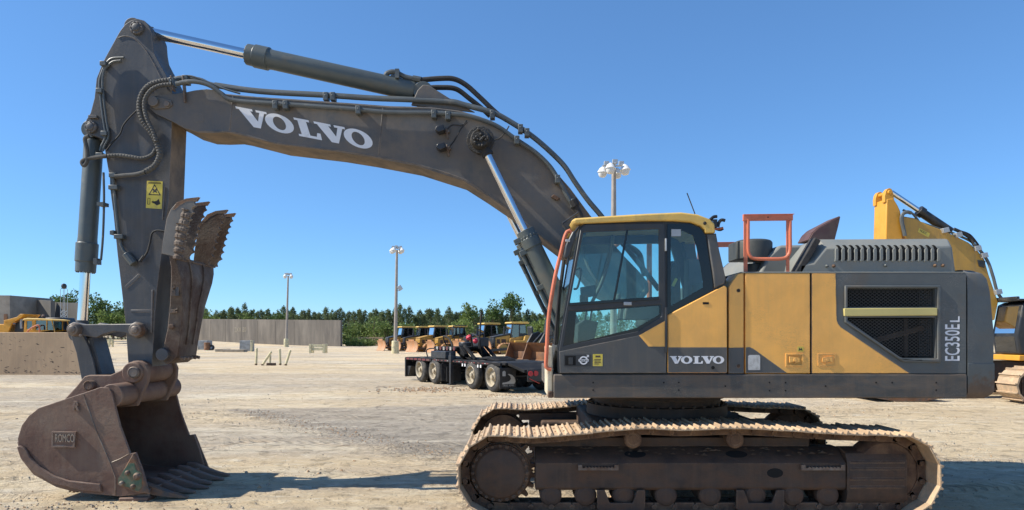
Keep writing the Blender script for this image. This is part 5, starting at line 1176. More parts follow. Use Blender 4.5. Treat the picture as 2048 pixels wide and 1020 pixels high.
# ================================================================ yard lights
def lamp_head(m, mm, c, s, tilt):
    c = Vector(c); ax = Vector((tilt[0], tilt[1], -1)).normalized()
    m.lathe([(0, .03 * s), (.05 * s, .10 * s), (.16 * s, .22 * s), (.33 * s, .30 * s), (.36 * s, .33 * s), (.39 * s, .33 * s)], c, c + ax, 18, 0)
    mm.lathe([(.39 * s, .27 * s), (.55 * s, .25 * s), (.66 * s, .17 * s), (.68 * s, .08 * s)], c, c + ax, 18, 0)
def yard_light(D, px, py0, py_top, label, base=True, lean=0, heads=4, camera=False, scale=1.0):
    x = X(px, D); z0 = gh(x, D); H = Z(py_top, D) - z0
    r = thing('yard_light', label, 'light pole', (x, D, z0), 0, 'floodlight poles around the yard', local=True)
    top = Vector((lean, 0, H)); s = scale
    if base:
        m = MB(); m.lathe([(0, .38), (.04, .39), (1.30, .36), (1.36, .31)], (0, 0, -.05), (0, 0, 1.33), 24); m.build('concrete_base', 'base_cream', r, world=False)
    m = MB(); m.tube([(0, 0, 0), top * .5, top - Vector((0, 0, .2))], .11, 12, rr=lambda i: (.20, .16, .12)[i] * min(1, s * 1.3)); m.build('pole', 'pole_grey', r, world=False)
    m = MB(); m.bar(top + Vector((-.7 * s, 0, -.02)), top + Vector((.7 * s, 0, -.02)), .08, .08); m.bar(top + Vector((0, -.7 * s, -.02)), top + Vector((0, .7 * s, -.02)), .08, .08)
    for dx, dy in ((-.45, 0), (.45, 0), (0, -.45), (0, .45)): m.box(tuple(top + Vector((dx * s - .15 * s, dy * s - .13 * s, 0))), tuple(top + Vector((dx * s + .15 * s, dy * s + .13 * s, .24 * s))))
    m.build('ballast_rack', 'galv', r, world=False, bevel=.01)
    for k in range(heads):
        a = R(45 + 90 * k + 20); m = MB(); mm = MB(); c = top + Vector((.66 * s * math.cos(a), .66 * s * math.sin(a), .02))
        lamp_head(m, mm, c, s, (.12 * math.cos(a), .12 * math.sin(a))); hd_ = m.build('lamp_head', 'lamp_white', r, world=False); mm.build('lamp_lens', 'lamp_lens', hd_, world=False)
    if camera:
        m = MB(); zc = Z(577, D) - z0; m.bar((.1, 0, zc - .25), (.42, 0, zc - .22), .06, .06); m.obox((.48, 0, zc + .05), (.18, 0, .12), (0, .16, 0), (-.12, 0, .2)); m.build('floodlight', 'galv', r, world=False, bevel=.01)
    return r
yard_light(70.9, 790.5, 707, 496, 'tall light pole in front of the bulldozer row, small floodlight halfway up', lean=.17, camera=True, scale=.86)
yard_light(109, 572.5, 694, 549, 'shortest-looking light pole on a cream base in front of the grey wall', lean=.3, scale=.93)
yard_light(37, 1226.5, 740, 331, 'large four-headed light pole rising behind the excavator cab', lean=.03, scale=.88, base=True)
yard_light(170, 95, 690, 601, 'tiny distant twin lamp peeking over the dark concrete wall', base=False, heads=2, scale=1.0)
x = X(128, 118); r = thing('lattice_tower', 'slim steel lattice mast with a dark ball on top', 'tower', (x, 118, gh(x, 118)), local=True)
m = MB(); H = Z(578, 118) - gh(x, 118); w = .36
for sx, sy in ((-1, -1), (1, -1), (1, 1), (-1, 1)): m.bar((sx * w, sy * w, 0), (sx * w, sy * w, H), .06, .06)
n = 18
for i in range(n):
    z0, z1 = H * .62 * i / n, H * .62 * (i + 1) / n; s = 1 if i % 2 else -1
    for sy in (-1, 1): m.bar((-s * w, sy * w, z0), (s * w, sy * w, z1), .05, .05)
    for sx in (-1, 1): m.bar((sx * w, -s * w, z0), (sx * w, s * w, z1), .05, .05)
    m.bar((-w, -w, z1), (w, -w, z1), .04, .04)
m.build('mast', 'galv', r, world=False)
m = MB(); m.lathe([(0, .05), (.1, .3), (.35, .42), (.6, .42), (.85, .3), (.95, .05)], (0, 0, H), (0, 0, H + 1), 14); m.bar((-.45, 0, H + .1), (.45, 0, H + .1), .1, .1); m.build('mast_head', 'machine_dark', r, world=False)

# ================================================================ clutter out in the yard
def post(px0, py0, px1, py1, D, label, r=.075):
    a = P(px0, py0, D); b = P(px1, py1, D); a.z = 0; m = MB(); u = (b - a).normalized(); L = (b - a).length
    m.lathe([(0, r), (L - .03, r), (L, r * .7)], a, b, 14); m.lathe([(0, r * 1.06), (.1, r * 1.06)], a, b, 14, 1)
    tag(m.build('bollard', ['base_cream', 'track_rust']), label, 'bollard', 'cream posts standing loose in the yard')
post(512, 730, 513.5, 696, 43.5, 'upright cream post with a rusty foot, apart from the leaning pair'); post(524, 731, 543, 703, 43.0, 'cream post leaning steeply against a short upright one'); post(539.5, 729, 540.5, 710, 44.4, 'short upright cream post propping the steeply leaning one')
post(560.5, 730, 559.5, 698, 43.7, 'plain upright cream post between the leaning pair and the tilted one'); post(571, 731, 581, 700, 43.0, 'cream post standing alone with a slight tilt, at the end of the row')
m = MB(); D_ = ground_d(731); m.box((X(534, D_), D_ - .12, 0), (X(551, D_), D_ + .12, .16)); tag(m.build('timber_block', 'frame_brown', bevel=.01), 'dark timber block lying among the cream posts', 'timber')
def rack(px0, px1, base, hh, label):
    D = ground_d(base); x0, x1 = X(px0, D), X(px1, D); z0 = gh(x0, D); r = thing('barricade', label, 'barricade', ((x0 + x1) / 2, D, z0), local=True); w = (x1 - x0) / 2; m = MB()
    for sx in (-1, 1):
        for sy in (-.45, .45): m.box((sx * w - .12, sy - .09, 0), (sx * w + .12, sy + .09, hh))
    o = m.build('leg', 'base_cream', r, world=False, bevel=.01); m = MB()
    for z in (hh * .30, hh * .66): m.box((-w + .125, -.5, z), (w - .125, -.40, z + hh * .27)); m.box((-w + .125, .40, z), (w - .125, .5, z + hh * .27))
    m.build('rail', 'base_cream', r, world=False, bevel=.01)
rack(623, 650, 706, .95, 'cream timber barricade alone in the middle of the yard'); rack(196, 222, 694, 1.25, 'cream timber barricade seen through the bucket linkage')
def slab(name, cat, px0, px1, base, top, depth, m_, label, lean=0):
    D = ground_d(base); x0, x1 = X(px0, D), X(px1, D); h = Z(top, D) - gh(x0, D); z0 = gh(x0, D); m = MB()
    m.add([(x0, D, z0), (x1, D, z0), (x1, D + depth, z0), (x0, D + depth, z0), (x0 + lean, D, z0 + h), (x1 + lean, D, z0 + h), (x1 + lean, D + depth, z0 + h), (x0 + lean, D + depth, z0 + h)], [(0, 1, 5, 4), (1, 2, 6, 5), (2, 3, 7, 6), (3, 0, 4, 7), (4, 5, 6, 7), (3, 2, 1, 0)])
    tag(m.build(name, m_, bevel=.02), label, cat)
mat('block_grey', (.30, .32, .33), .85, var=.2, dirt=(.2, .2, .19), amt=.45, bump=.1)
slab('concrete_block', 'block', 395, 414, 699.5, 681, 1.6, 'block_grey', 'grey concrete block behind the leaning tan boards'); slab('concrete_block', 'block', 479, 503, 702.5, 681, .9, 'block_grey', 'upright grey concrete block with a pale edge behind the flat slab')
slab('concrete_slab', 'slab', 430, 447, 703.5, 698, 2, 'stone_grey', 'short pale grey slab lying against the long dark slab'); slab('concrete_slab', 'slab', 444, 487, 704.0, 699, 1.2, 'stone_grey', 'long dark slab lying flat before the upright grey block')
slab('block_edge', 'board', 500.5, 503.6, 703.0, 680.5, .5, 'base_cream', 'pale board standing against the right side of the grey block')
slab('timber_board', 'board', 380, 385, 700.5, 681, .2, 'tan_concrete', 'tan board leaning right, first of the pair by the thumb', .25); slab('timber_board', 'board', 387, 393, 701.5, 680, .25, 'base_cream', 'cream upright board, second of the pair by the thumb')
D_ = ground_d(700.5); m = MB(); m.lathe([(0, .36), (.02, .38), (.3, .37), (.31, .39), (.34, .37), (.62, .37), (.63, .39), (.66, .37), (.95, .38), (.97, .36)], (X(414.5, D_), D_, 0), (X(414.5, D_), D_, 1), 20); tag(m.build('steel_drum', 'loader_steel'), 'rusty brown steel drum beside the grey block', 'drum')
D_ = ground_d(700.5); m = MB(); m.tube([(X(422, D_) + .32 * math.cos(t), D_ + .1 * math.sin(t), .3 + .28 * math.sin(t)) for t in [i * .52 for i in range(12)]], .14, 8, closed=True); tag(m.build('old_tyre', 'tyre'), 'black tyre scrap lying beside the rusty drum', 'tyre')

# ================================================================ black lowboy dolly trailer
u = Vector((-3.06, 5.0, 0)).normalized(); ang = math.atan2(u.y, u.x)
tr = thing('dolly_trailer', 'black four-axle dolly trailer with cream wheel rims and red and white tape', 'trailer', (-.72, 22.9, 0), ang, local=True)
# local: x forward along the trailer (away from the camera), y to its left (towards the picture's left), z up; near side at y = 0, far side at y = -2.5
def T(name, m, mats, parent=tr, **kw): return m.build(name, mats, parent, world=False, **kw)
m = MB(); m.box((-.5, -.85, .70), (7.2, -.70, .96)); m.box((-.5, -1.80, .70), (7.2, -1.65, .96)); m.box((-.55, -2.2, .90), (2.5, -.25, .985)); m.box((2.9, -2.0, .90), (4.7, -.4, .985)); m.box((-.55, -.14, .88), (4.7, -.05, .985)); m.box((-.55, -2.45, .88), (4.7, -2.36, .985)); m.box((4.7, -2.45, .86), (7.3, -.02, .98))
for k in range(8): m.box((k * .95, -2.4, .78), (k * .95 + .1, -.1, .895))
T('chassis', m, 'deck_black', bevel=.015)
m = MB(); m.prism([(-.55, .90), (-.55, .985), (-1.55, .80), (-1.55, .70)], -2.1, -.35); T('rear_ramp', m, 'deck_black', bevel=.01)
m = MB(); m.box((-1.60, -2.0, .42), (-1.555, -.45, .79)); lp_ = T('light_panel', m, 'black_paint', bevel=.01)
m = MB()
for y in (-1.9, -1.7, -.75, -.55): m.cyl((-1.602, y, .68), (-1.63, y, .68), .085, 14)
for s, y0 in ((1, -1.95), (-1, -.5)): m.bar((-1.612, y0, .52), (-1.612, y0 + s * .38, .36), .012, .075, up=(1, 0, 0))
T('tail_light', m, 'red_reflector', lp_)
m = MB(); m.cyl((-1.602, -1.55, .47), (-1.62, -1.55, .47), .06, 12); m.cyl((-1.602, -1.3, .6), (-1.61, -1.3, .6), .03, 10); T('reverse_lamp', m, 'lamp_white', lp_)
for ax, xx in enumerate((0.0, 1.45, 4.55, 5.85)):
    for side in (0, 1):
        for dual in (0, 1):
            y = (-.17 - .34 * dual) if side == 0 else (-2.33 + .34 * dual); s = 1 if side == 0 else -1
            m = MB(); m.lathe([(0, .30), (.01, .40), (.035, .47), (.07, .495), (.14, .50), (.21, .495), (.245, .47), (.27, .40), (.28, .30)], (xx, y - .14, .50), (xx, y + .14, .50), 32, caps=False)
            for k in (-.05, 0, .05): m.lathe([(0, .498), (.002, .5035), (.026, .5035), (.028, .498)], (xx, y + k - .014, .50), (xx, y + k + .014, .50), 32, caps=False)
            w = T('wheel', m, 'tyre'); m = MB()
            m.lathe([(-.004, .325), (-.012, .315), (.0, .30), (.05, .285), (.115, .272), (.125, .14), (.07, .13), (.06, .085), (.0, .08), (-.01, .06), (-.01, .004)], (xx, y + s * .145, .50), (xx, y - s * .1, .50), 24, caps=False)
            T('rim', m, 'rim_cream', w)
    m = MB(); m.cyl((xx, -2.2, .5), (xx, -.3, .5), .09, 12); T('axle', m, 'black_paint')
for xx, pn in ((-.62, 1), (3.75, 0)):
    m = MB(); m.box((xx, -.62, .16), (xx + .025, .0, .82)); fl = T('mudflap', m, 'rubber')
    if pn:
        m = MB(); e = xx - .003
        wv_ = [(-.10, .30), (-.56, .30), (-.60, .38), (-.56, .50), (-.48, .58), (-.36, .63), (-.30, .62), (-.40, .55), (-.42, .46), (-.36, .39), (-.24, .36), (-.10, .345)]
        m.add([(e, a, b) for a, b in wv_], [tuple(range(len(wv_)))]); text(m, 'TRAIL KING', (e - .001, -.10, .22), (0, -.44, 0), (0, 0, .065))
        q = [(-.10, .56), (-.22, .56), (-.22, .70), (-.16, .74), (-.10, .70)]; m.add([(e, a, b) for a, b in q] , [tuple(range(len(q)))]); 
        T('mudflap_emblem', m, 'galv', fl, smooth=False)
m = MB(); m.box((3.3, -.6, .16), (3.33, -.02, .72)); T('splash_guard', m, 'black_paint')
m = MB(); m.box((2.95, -.12, .1), (3.08, .0, 1.25)); m.box((2.9, -.2, .06), (3.14, .06, .10)); m.box((2.9, -.14, .9), (3.1, .02, 1.15)); T('landing_leg', m, 'machine_dark', bevel=.01)
m = MB()                                                            # upper gooseneck frame
m.prism([(2.9, .98), (3.3, .98), (3.2, 1.18), (3.6, 1.46), (5.6, 1.44), (5.6, 1.26), (3.9, 1.26)], -1.75, -1.6); m.prism([(2.9, .98), (3.3, .98), (3.2, 1.18), (3.6, 1.46), (5.6, 1.44), (5.6, 1.26), (3.9, 1.26)], -.85, -.7)
m.box((3.6, -1.75, 1.34), (5.6, -.55, 1.44)); m.bar((2.5, -.8, 1.0), (3.4, -.8, 1.5), .1, .1); m.bar((2.5, -1.7, 1.0), (3.4, -1.7, 1.5), .1, .1); T('gooseneck', m, 'deck_black', bevel=.015)
m = MB(); m.box((3.6, -.55, 1.0), (4.9, -.1, 1.28)); T('tool_box', m, 'machine_dark', bevel=.02)
m = MB(); m.lathe([(0, .45), (.03, .5), (.08, .5), (.1, .46)], (1.8, -1.25, 1.0), (1.8, -1.25, 1.16), 24); m.prism([(1.1, .99), (2.3, .99), (2.2, 1.06), (1.7, 1.13), (1.2, 1.05)], -1.7, -.8); T('fifth_wheel', m, 'deck_black', bevel=.03)
tp_ = MB(); k = 0
for i in range(14): x0 = .2 + i * .32; tp_.box((x0, -.047, .92), (x0 + .155, -.044, .955), 0); tp_.box((x0 + .2, -.047, .925), (x0 + .285, -.044, .95), 1) if i % 3 == 0 else None
for i in range(6): x0 = 3.7 + i * .3; tp_.box((x0, -.546, 1.31), (x0 + .145, -.543, 1.44), i % 2)
for i in range(6): x0 = 4.85 + i * .4; tp_.box((x0, -.0165, .88), (x0 + .3, -.0135, .955), 0)
mat('tape_red', (.16, .02, .024), .5, var=.3, dirt=(.07, .06, .05), amt=.45, dscale=6, bump=0); mat('tape_white', (.42, .41, .39), .6, var=.2, dirt=(.15, .13, .11), amt=.45, dscale=6, bump=0); T('reflective_tape', tp_, ['tape_red', 'tape_white'])
m = MB()
for xx in (.75, .95, 1.9, 2.1): m.box((xx, -.09, .78), (xx + .07, -.06, .88))
T('rub_tag', m, 'white_letter')
m = MB(); m.bar((7.3, -2.45, .55), (7.3, -.02, .55), .1, .8); m.prism([(6.9, .6), (7.4, .6), (7.5, .2), (7.1, .2)], -.35, -.1); T('front_bumper', m, 'black_paint', bevel=.02)
m = MB(); m.tube(spline([(4.6, -.9, 1.46), (4.9, -.9, 1.75), (5.2, -.8, 1.85), (5.5, -1, 1.6), (5.7, -1.2, 1.48)], 6), .03, 8); m.tube(spline([(2.4, -.9, 1.4), (2.2, -.8, 1.75), (2.6, -.7, 1.95), (3.0, -.9, 1.7), (3.1, -1, 1.46)], 6), .03, 8); m.tube(spline([(5.4, -.2, 1.0), (5.5, -.2, 1.3), (5.2, -.4, 1.36), (4.9, -.5, 1.2)], 6), .025, 8); m.bar((2.8, -1.1, 1.46), (2.6, -1.1, 2.75), .05, .05); T('air_hose', m, 'rubber')
m = MB(); m.lathe([(0, .05), (.04, .11), (.12, .13), (.2, .06)], (3.0, -.85, 1.72), (3.05, -.75, 1.92), 9); m.lathe([(0, .05), (.05, .09), (.12, .10), (.18, .05)], (2.78, -.95, 1.60), (2.70, -.9, 1.78), 9); T('gladhand_cover', m, 'red_glove')
m = MB()
for s_, e_ in (((4.0, -1.2, 1.46), (4.0, -1.2, 1.62)),): m.cyl(s_, e_, .3, 16)
m.box((2.9, -1.6, 1.46), (3.6, -1.2, 1.8)); T('valve_box', m, 'machine_dark', bevel=.03)

# ================================================================ tracked machines beyond
def simple_track(L, H, w, yc, n=30, m_=0):
    """endless belt of shoes round a frame, local x along, returned as (belt mesh, frame mesh)"""
    r = H / 2; m = MB(); per = []
    for i in range(9): a = R(90 + 180 * i / 8); per.append(Vector((-L / 2 + r + r * math.cos(a), 0, r + r * math.sin(a))))
    for i in range(9): a = R(270 + 180 * i / 8); per.append(Vector((L / 2 - r + r * math.cos(a), 0, r + r * math.sin(a))))
    per.append(per[0]); sm_ = resample(per, sum((b - a).length for a, b in zip(per, per[1:])) / n)[:n]
    for i in range(len(sm_)):
        p, q = sm_[i], sm_[(i + 1) % len(sm_)]; d = (q - p); l = d.length; d.normalize(); o = Vector((d.z, 0, -d.x)); c = (p + q) / 2
        if o.dot(c - Vector((0, 0, r))) < 0: o = -o
        c = c - o * .03; m.obox((c.x, yc, c.z), d * l * .47, (0, w / 2, 0), o * .025); c2 = c + o * .045 + d * l * .3; m.obox((c2.x, yc, c2.z), d * .02, (0, w / 2, 0), o * .03)
    f = MB(); f.prism([(-L / 2 + r * .5, r * .55), (L / 2 - r * .5, r * .55), (L / 2 - r * .5, r * 1.35), (-L / 2 + r * .5, r * 1.35)], yc - w * .35, yc + w * .35)
    for s in (-1, 1): f.ycyl(s * (L / 2 - r), r, yc - w * .3, yc + w * .42, r * .84, 24); f.ycyl(s * (L / 2 - r), r, yc - w * .44, yc + w * .44, r * .4, 16)
    for k in range(5): f.ycyl(-L * .3 + L * .15 * k, r * .32, yc - w * .4, yc + w * .4, r * .26, 14)
    return m, f
def make_dozer():
    r = thing('bulldozer', 'x', 'bulldozer', (0, 0, 0), 0, 'bulldozers parked in a row before the pines', local=True)
    B = lambda name, m, mats, p=r, **kw: m.build(name, mats, p, world=False, **kw)
    for s in (-1, 1):
        bm_, fm = simple_track(3.3, 1.02, .56, s * 1.0); t = B('crawler_track', bm_, 'blade_steel'); B('track_frame', fm, 'machine_yellow', t)
    m = MB(); m.prism([(-1.9, .62), (1.75, .55), (1.75, 1.55), (.25, 1.80), (.25, 1.15), (-1.5, 1.15), (-1.5, 1.9), (-2.0, 1.85)], -.62, .62); m.prism([(-1.7, 1.05), (.0, 1.05), (.0, 1.28), (-.9, 1.30), (-1.0, 1.75), (-1.75, 1.75)], -1.25, 1.25)
    bd = B('body', m, 'machine_yellow', bevel=.05)
    m = MB(); m.prism([(1.76, .62), (1.92, .62), (1.92, 1.5), (1.76, 1.56)], -.64, .64); m.prism([(.26, 1.80), (1.78, 1.56), (1.92, 1.56), (1.90, 1.64), (.9, 1.86), (.26, 1.94)], -.60, .60); B('hood_top', m, 'machine_dark', bevel=.03)
    m = MB(); m.box((.7, -.63, 1.0), (1.15, -.621, 1.4)); m.box((.7, .621, 1.0), (1.15, .63, 1.4)); m.box((1.3, .621, 1.0), (1.62, .63, 1.4)); m.box((1.3, -.63, 1.0), (1.62, -.621, 1.4)); B('side_vent', m, 'frame_brown', bd)
    m = MB(); m.prism([(-1.0, 1.06), (.45, 1.06), (.32, 1.5), (-1.0, 1.72)], -.80, .80); B('cab_base', m, 'machine_yellow', bevel=.04)
    m = MB(); m.prism([(-1.35, 1.3), (.15, 1.3), (.25, 1.9), (.1, 2.85), (-1.25, 2.85), (-1.4, 1.9)], -.74, .74); cb = B('cab', m, 'machine_dark', bevel=.04)
    m = MB()
    for s in (-1, 1):
        m.prism([(-.55, 1.5), (.05, 1.5), (.14, 1.95), (.02, 2.75), (-.55, 2.75)], s * .742, s * .752); m.prism([(-1.28, 1.95), (-.68, 1.95), (-.68, 2.72), (-1.2, 2.72)], s * .742, s * .752)
    m.add([(.262, -.62, 1.98), (.262, .62, 1.98), (.13, .62, 2.76), (.13, -.62, 2.76)], [(0, 1, 2, 3)]); B('cab_window', m, 'dark_glass', cb)
    m = MB(); m.prism([(-1.55, 2.86), (.22, 2.86), (.28, 2.94), (.18, 3.03), (-1.45, 3.05), (-1.58, 2.96)], -.88, .88); B('cab_roof', m, 'roof_yellow', cb, bevel=.03)
    m = MB(); m.cyl((.75, .3, 1.85), (.75, .3, 2.6), .075, 12); m.cyl((.75, .3, 1.85), (.75, .3, 2.2), .11, 12); B('exhaust_stack', m, 'machine_dark')
    m = MB(); vs = []; n = 8
    for i in range(n + 1):
        t = i / n; z = .02 + 1.22 * t; c = .22 * (4 * (t - .55) ** 2); vs.append((2.55 + c, z))
    bl_ = vs + [(x - .09, z) for x, z in reversed(vs)]
    m.prism(bl_, -1.62, 1.62); m.prism([(2.55, 1.2), (2.7, 1.25), (2.72, 1.42), (2.6, 1.42)], -.8, .8); B('blade', m, 'blade_steel', bevel=.015)
    m = MB()
    for s in (-1, 1): m.bar((-.6, s * 1.36, .55), (2.5, s * 1.36, .4), .14, .24); m.bar((1.6, s * .5, 1.2), (2.5, s * .6, .7), .1, .12)
    m.bar((-.6, -1.36, .55), (-.6, 1.36, .55), .2, .2); B('push_arm', m, 'machine_dark', bevel=.01)
    return r
dz = make_dozer()
spec = [(803, 85, .98, 'farthest bulldozer of the row, its hood half behind the light pole'), (838, 82, .97, 'bulldozer between the light pole and the one with the pale worn blade'), (866, 78.5, .98, 'bulldozer whose pale worn blade stands beside the cream pole base'),
        (905, 76, .97, 'bulldozer with a dark roll cage arched over its cab'), (966, 73, 1.05, 'bulldozer next to the nearest one, its blade behind the trailer hoses'), (1021, 69.5, 1.06, 'nearest bulldozer, full side and rusty track in view behind the trailer')]
for i, (px, D, s, lab) in enumerate(spec):
    o = dz if i == 0 else dup(dz)
    o.location = (X(px, D), D, 0); o.rotation_euler = (0, 0, R((207, 199, 210, 202, 206, 201)[i])); o.scale = (s, s, s); o['label'] = lab
    if i in (2, 3):                                                # two of the row have a yellow hood
        for h in kids(o):
            if h.name.startswith('hood_top'): h.material_slots[0].link = 'OBJECT'; h.material_slots[0].material = MATS['machine_yellow']
m = MB(); c4 = [o for o in col.objects if o.get('label') == spec[3][3]][0]
m.tube(spline([(-.2, -.85, 1.2), (.3, -.85, 2.2), (.1, -.85, 2.95), (-1.4, -.85, 3.0)], 5), .05, 8); m.tube(spline([(-.2, .85, 1.2), (.3, .85, 2.2), (.1, .85, 2.95), (-1.4, .85, 3.0)], 5), .05, 8); m.bar((.1, -.85, 2.95), (.1, .85, 2.95), .1, .1); m.build('roll_cage', 'machine_dark', c4, world=False)
# wheel loader with a big bucket
ld = thing('wheel_loader', 'dark-armed wheel loader with a deep rusty bucket beyond the trailer', 'loader', (2.95, 49.4, 0), R(228), local=True)
B = lambda name, m, mats, p=ld, **kw: m.build(name, mats, p, world=False, **kw)
def loader_bucket(m, x0, w):
    sec = [(x0 + 1.0, .03), (x0 + .35, .02), (x0, .25), (x0 - .08, .75), (x0 + .15, 1.15), (x0 + .4, 1.35)]
    for (a, b) in zip(sec, sec[1:]): m.prism([a, b, (b[0] + .04, b[1] + .05), (a[0] + .02, a[1] + .06)], -w / 2, w / 2)
    for s in (-1, 1): m.prism(sec + [(x0 + .75, .6)], s * w / 2 - .03, s * w / 2 + .03)
m = MB(); loader_bucket(m, 2.75, 2.75); B('bucket', m, 'loader_steel', bevel=.012)
m = MB()
for s in (-1, 1): m.prism([(.3, 1.75), (1.0, 2.15), (1.7, 2.0), (2.3, 1.3), (2.75, .45), (2.6, .35), (2.05, .9), (1.4, 1.5), (.9, 1.65), (.4, 1.45)], s * .55 - .07, s * .55 + .07)
m.bar((1.8, -.6, 1.2), (1.8, .6, 1.2), .2, .25); m.bar((1.2, 0, 2.0), (2.6, 0, 1.0), .14, .2); B('lift_arm', m, 'machine_dark', bevel=.02)
for sx in (1.15, -1.5):
    for s in (-1, 1):
        m = MB(); m.lathe([(0, .45), (.04, .62), (.1, .70), (.4, .70), (.46, .62), (.5, .45)], (sx, s * 1.0 - .25, .70), (sx, s * 1.0 + .25, .70), 28, caps=False)
        for k in range(22): a = 6.283 * k / 22; m.obox((sx + .71 * math.cos(a), s * 1.0 + (.1 if k % 2 else -.1), .70 + .71 * math.sin(a)), (.03 * math.cos(a), 0, .03 * math.sin(a)), (0, .16, 0), (-.045 * math.sin(a), 0, .045 * math.cos(a)))
        w = B('wheel', m, 'tyre'); m = MB(); m.lathe([(0, .41), (.12, .36), (.15, .02), (.37, .02), (.40, .36), (.52, .41)], (sx, s - .26, .7), (sx, s + .26, .7), 20, caps=False); B('rim', m, 'machine_yellow', w)
m = MB(); m.box((-2.4, -.8, .9), (-.3, .8, 1.9)); m.box((-.3, -.6, .75), (1.3, .6, 1.35)); B('body', m, 'machine_yellow', bevel=.06)
m = MB(); m.prism([(-1.2, 1.9), (.2, 1.4), (.25, 2.1), (.05, 3.0), (-1.1, 3.0)], -.72, .72); B('cab', m, 'machine_dark', bevel=.04)
m = MB()
for s in (-1, 1): m.bar((1.45, s * .9, 1.85), (1.5, s * .9, 2.5), .12, .5)
B('fender', m, 'machine_dark', bevel=.05)
m = MB(); loader_bucket(m, 0, 2.6); o = m.build('loader_bucket', 'loader_steel', bevel=.012); o.location = (X(1092, 44.5), 44.5, 0); o.rotation_euler = (0, 0, R(225)); tag(o, 'loose rusty loader bucket on the ground beside the orange grab bar', 'bucket')

# ---- yellow excavator to the right
y2 = thing('excavator', 'yellow crawler excavator with raised boom standing behind the grey machine', 'excavator', (16.3, 20.9, 0))
EN = 20.35
for yc in (19.35, 22.4):
    bm_, fm = simple_track(5.0, .98, .8, 0, 44); 
    for mm in (bm_, fm): mm.v = [(x + 16.35, y + yc, z) for x, y, z in mm.v]
    t = bm_.build('crawler_track', 'shoe_steel', y2); fm.build('track_frame', 'frame_brown', t)
m = MB(); m.box((15.0, 20.0, .5), (17.8, 21.9, 1.1)); m.cyl((16.4, 20.9, 1.0), (16.4, 20.9, 1.3), .8, 32); m.build('undercarriage_frame', 'frame_brown', y2)
m = MB(); m.box((14.6, 19.5, 1.18), (19.4, 22.3, 1.34)); m.box((16.3, 19.5, 1.34), (19.3, 22.3, 2.4)); m.build('upper_body', 'machine_yellow', y2, bevel=.05)
m = MB(); m.box((19.2, 19.5, 1.2), (19.9, 22.3, 2.3)); m.build('counterweight', 'machine_dark', y2, bevel=.15)
m = MB(); x0 = 14.36; m.prism([(x0 + .05, 1.345), (x0 - .04, 1.9), (x0 + .12, 2.78), (x0 + .3, 2.86), (16.2, 2.86), (16.25, 1.345)], 19.55, 20.6); cb = m.build('cab', 'machine_dark', y2, bevel=.04)
m = MB(); xf = lambda z: (x0 - .04 + (z - 1.9) * .18 if z > 1.9 else x0 - .04 + (1.9 - z) * .16) - .006
for z0, z1 in ((1.95, 2.72), (1.42, 1.86)): m.add([(xf(z0), 19.68, z0), (xf(z0), 20.48, z0), (xf(z1), 20.48, z1), (xf(z1), 19.68, z1)], [(0, 1, 2, 3)])
m.prism([(x0 + .25, 1.5), (15.95, 1.5), (15.95, 2.7), (x0 + .3, 2.7)], 19.538, 19.546); m.build('cab_window', 'dark_glass', cb)
m = MB(); m.box((x0 - .02, 19.52, 2.87), (16.2, 20.62, 2.93)); m.bar((x0 + .02, 19.6, 2.95), (x0 + .02, 20.5, 2.95), .1, .1); m.build('roof_guard', 'machine_dark', cb, bevel=.02)
m = MB(); m.box((14.32, 19.48, 1.17), (14.7, 20.65, 1.33)); m.build('cab_sill', 'machine_amber', y2, bevel=.02)
yb_ = [(1806, 432), (1830, 436), (1853, 448), (1888, 461), (1910, 471), (1938, 485), (1955, 500), (1969, 518), (1978, 549), (1990, 584), (1997, 604), (1990, 640), (1962, 645), (1938, 600), (1915, 560), (1885, 528), (1850, 500), (1812, 476), (1803, 455)]
m = MB(); m.prism(pl(EN, yb_), EN, EN + .75); bm2 = m.build('boom', 'machine_yellow', y2, bevel=.03)
m = MB(); m.prism(pl(EN, [(1836, 464), (1838, 456), (1860, 467), (1857, 475)]), EN - .004, EN); text(m, 'HOLT', P(1839.5, 463, EN - .006), P(1852, 469.5, EN) - P(1839.5, 463, EN), P(1841, 458.5, EN) - P(1839.5, 463, EN), 1, .02); m.build('dealer_label', ['yellow_decal', 'black_paint'], bm2, smooth=False)
m = MB(); m.prism(pl(EN, [(1954, 520), (1970, 522), (1968, 536), (1957, 533)]), EN - .03, EN); m.build('boom_port', 'machine_dark', bm2, bevel=.01)
ya = [(1774, 397), (1788, 396), (1797, 411), (1802, 422), (1806, 470), (1802, 560), (1796, 690), (1792, 760), (1775, 768), (1768, 700), (1772, 473)]
m = MB(); m.prism(pl(EN, ya), EN + .02, EN + .72); m.build('arm', 'machine_amber', y2, bevel=.03)
m = MB()
for y in (EN + .03, EN + .55): m.prism(pl(EN, [(1771, 404), (1770.5, 392), (1772.5, 382), (1776, 377), (1780.5, 375.5), (1784.5, 377.5), (1787, 383), (1788.5, 392), (1790, 402)]), y, y + .16)
m.ycyl(X(1780, EN), Z(384, EN), EN - .03, EN + .76, .06, 12); m.build('arm_clevis', 'machine_amber', y2, bevel=.01)
A, Bq = P(1783, 385, EN + .37), P(1900, 463, EN + .37); Bq.y = A.y = EN + .37
m = MB(); m.cyl(A.lerp(Bq, .48), Bq, .13, 20); m.cyl(A.lerp(Bq, .46), A.lerp(Bq, .54), .16, 20); cy = m.build('arm_cylinder', 'machine_dark', y2, bevel=.01); m = MB(); m.cyl(A, A.lerp(Bq, .47), .075, 16); m.build('piston_rod', 'chrome', cy)
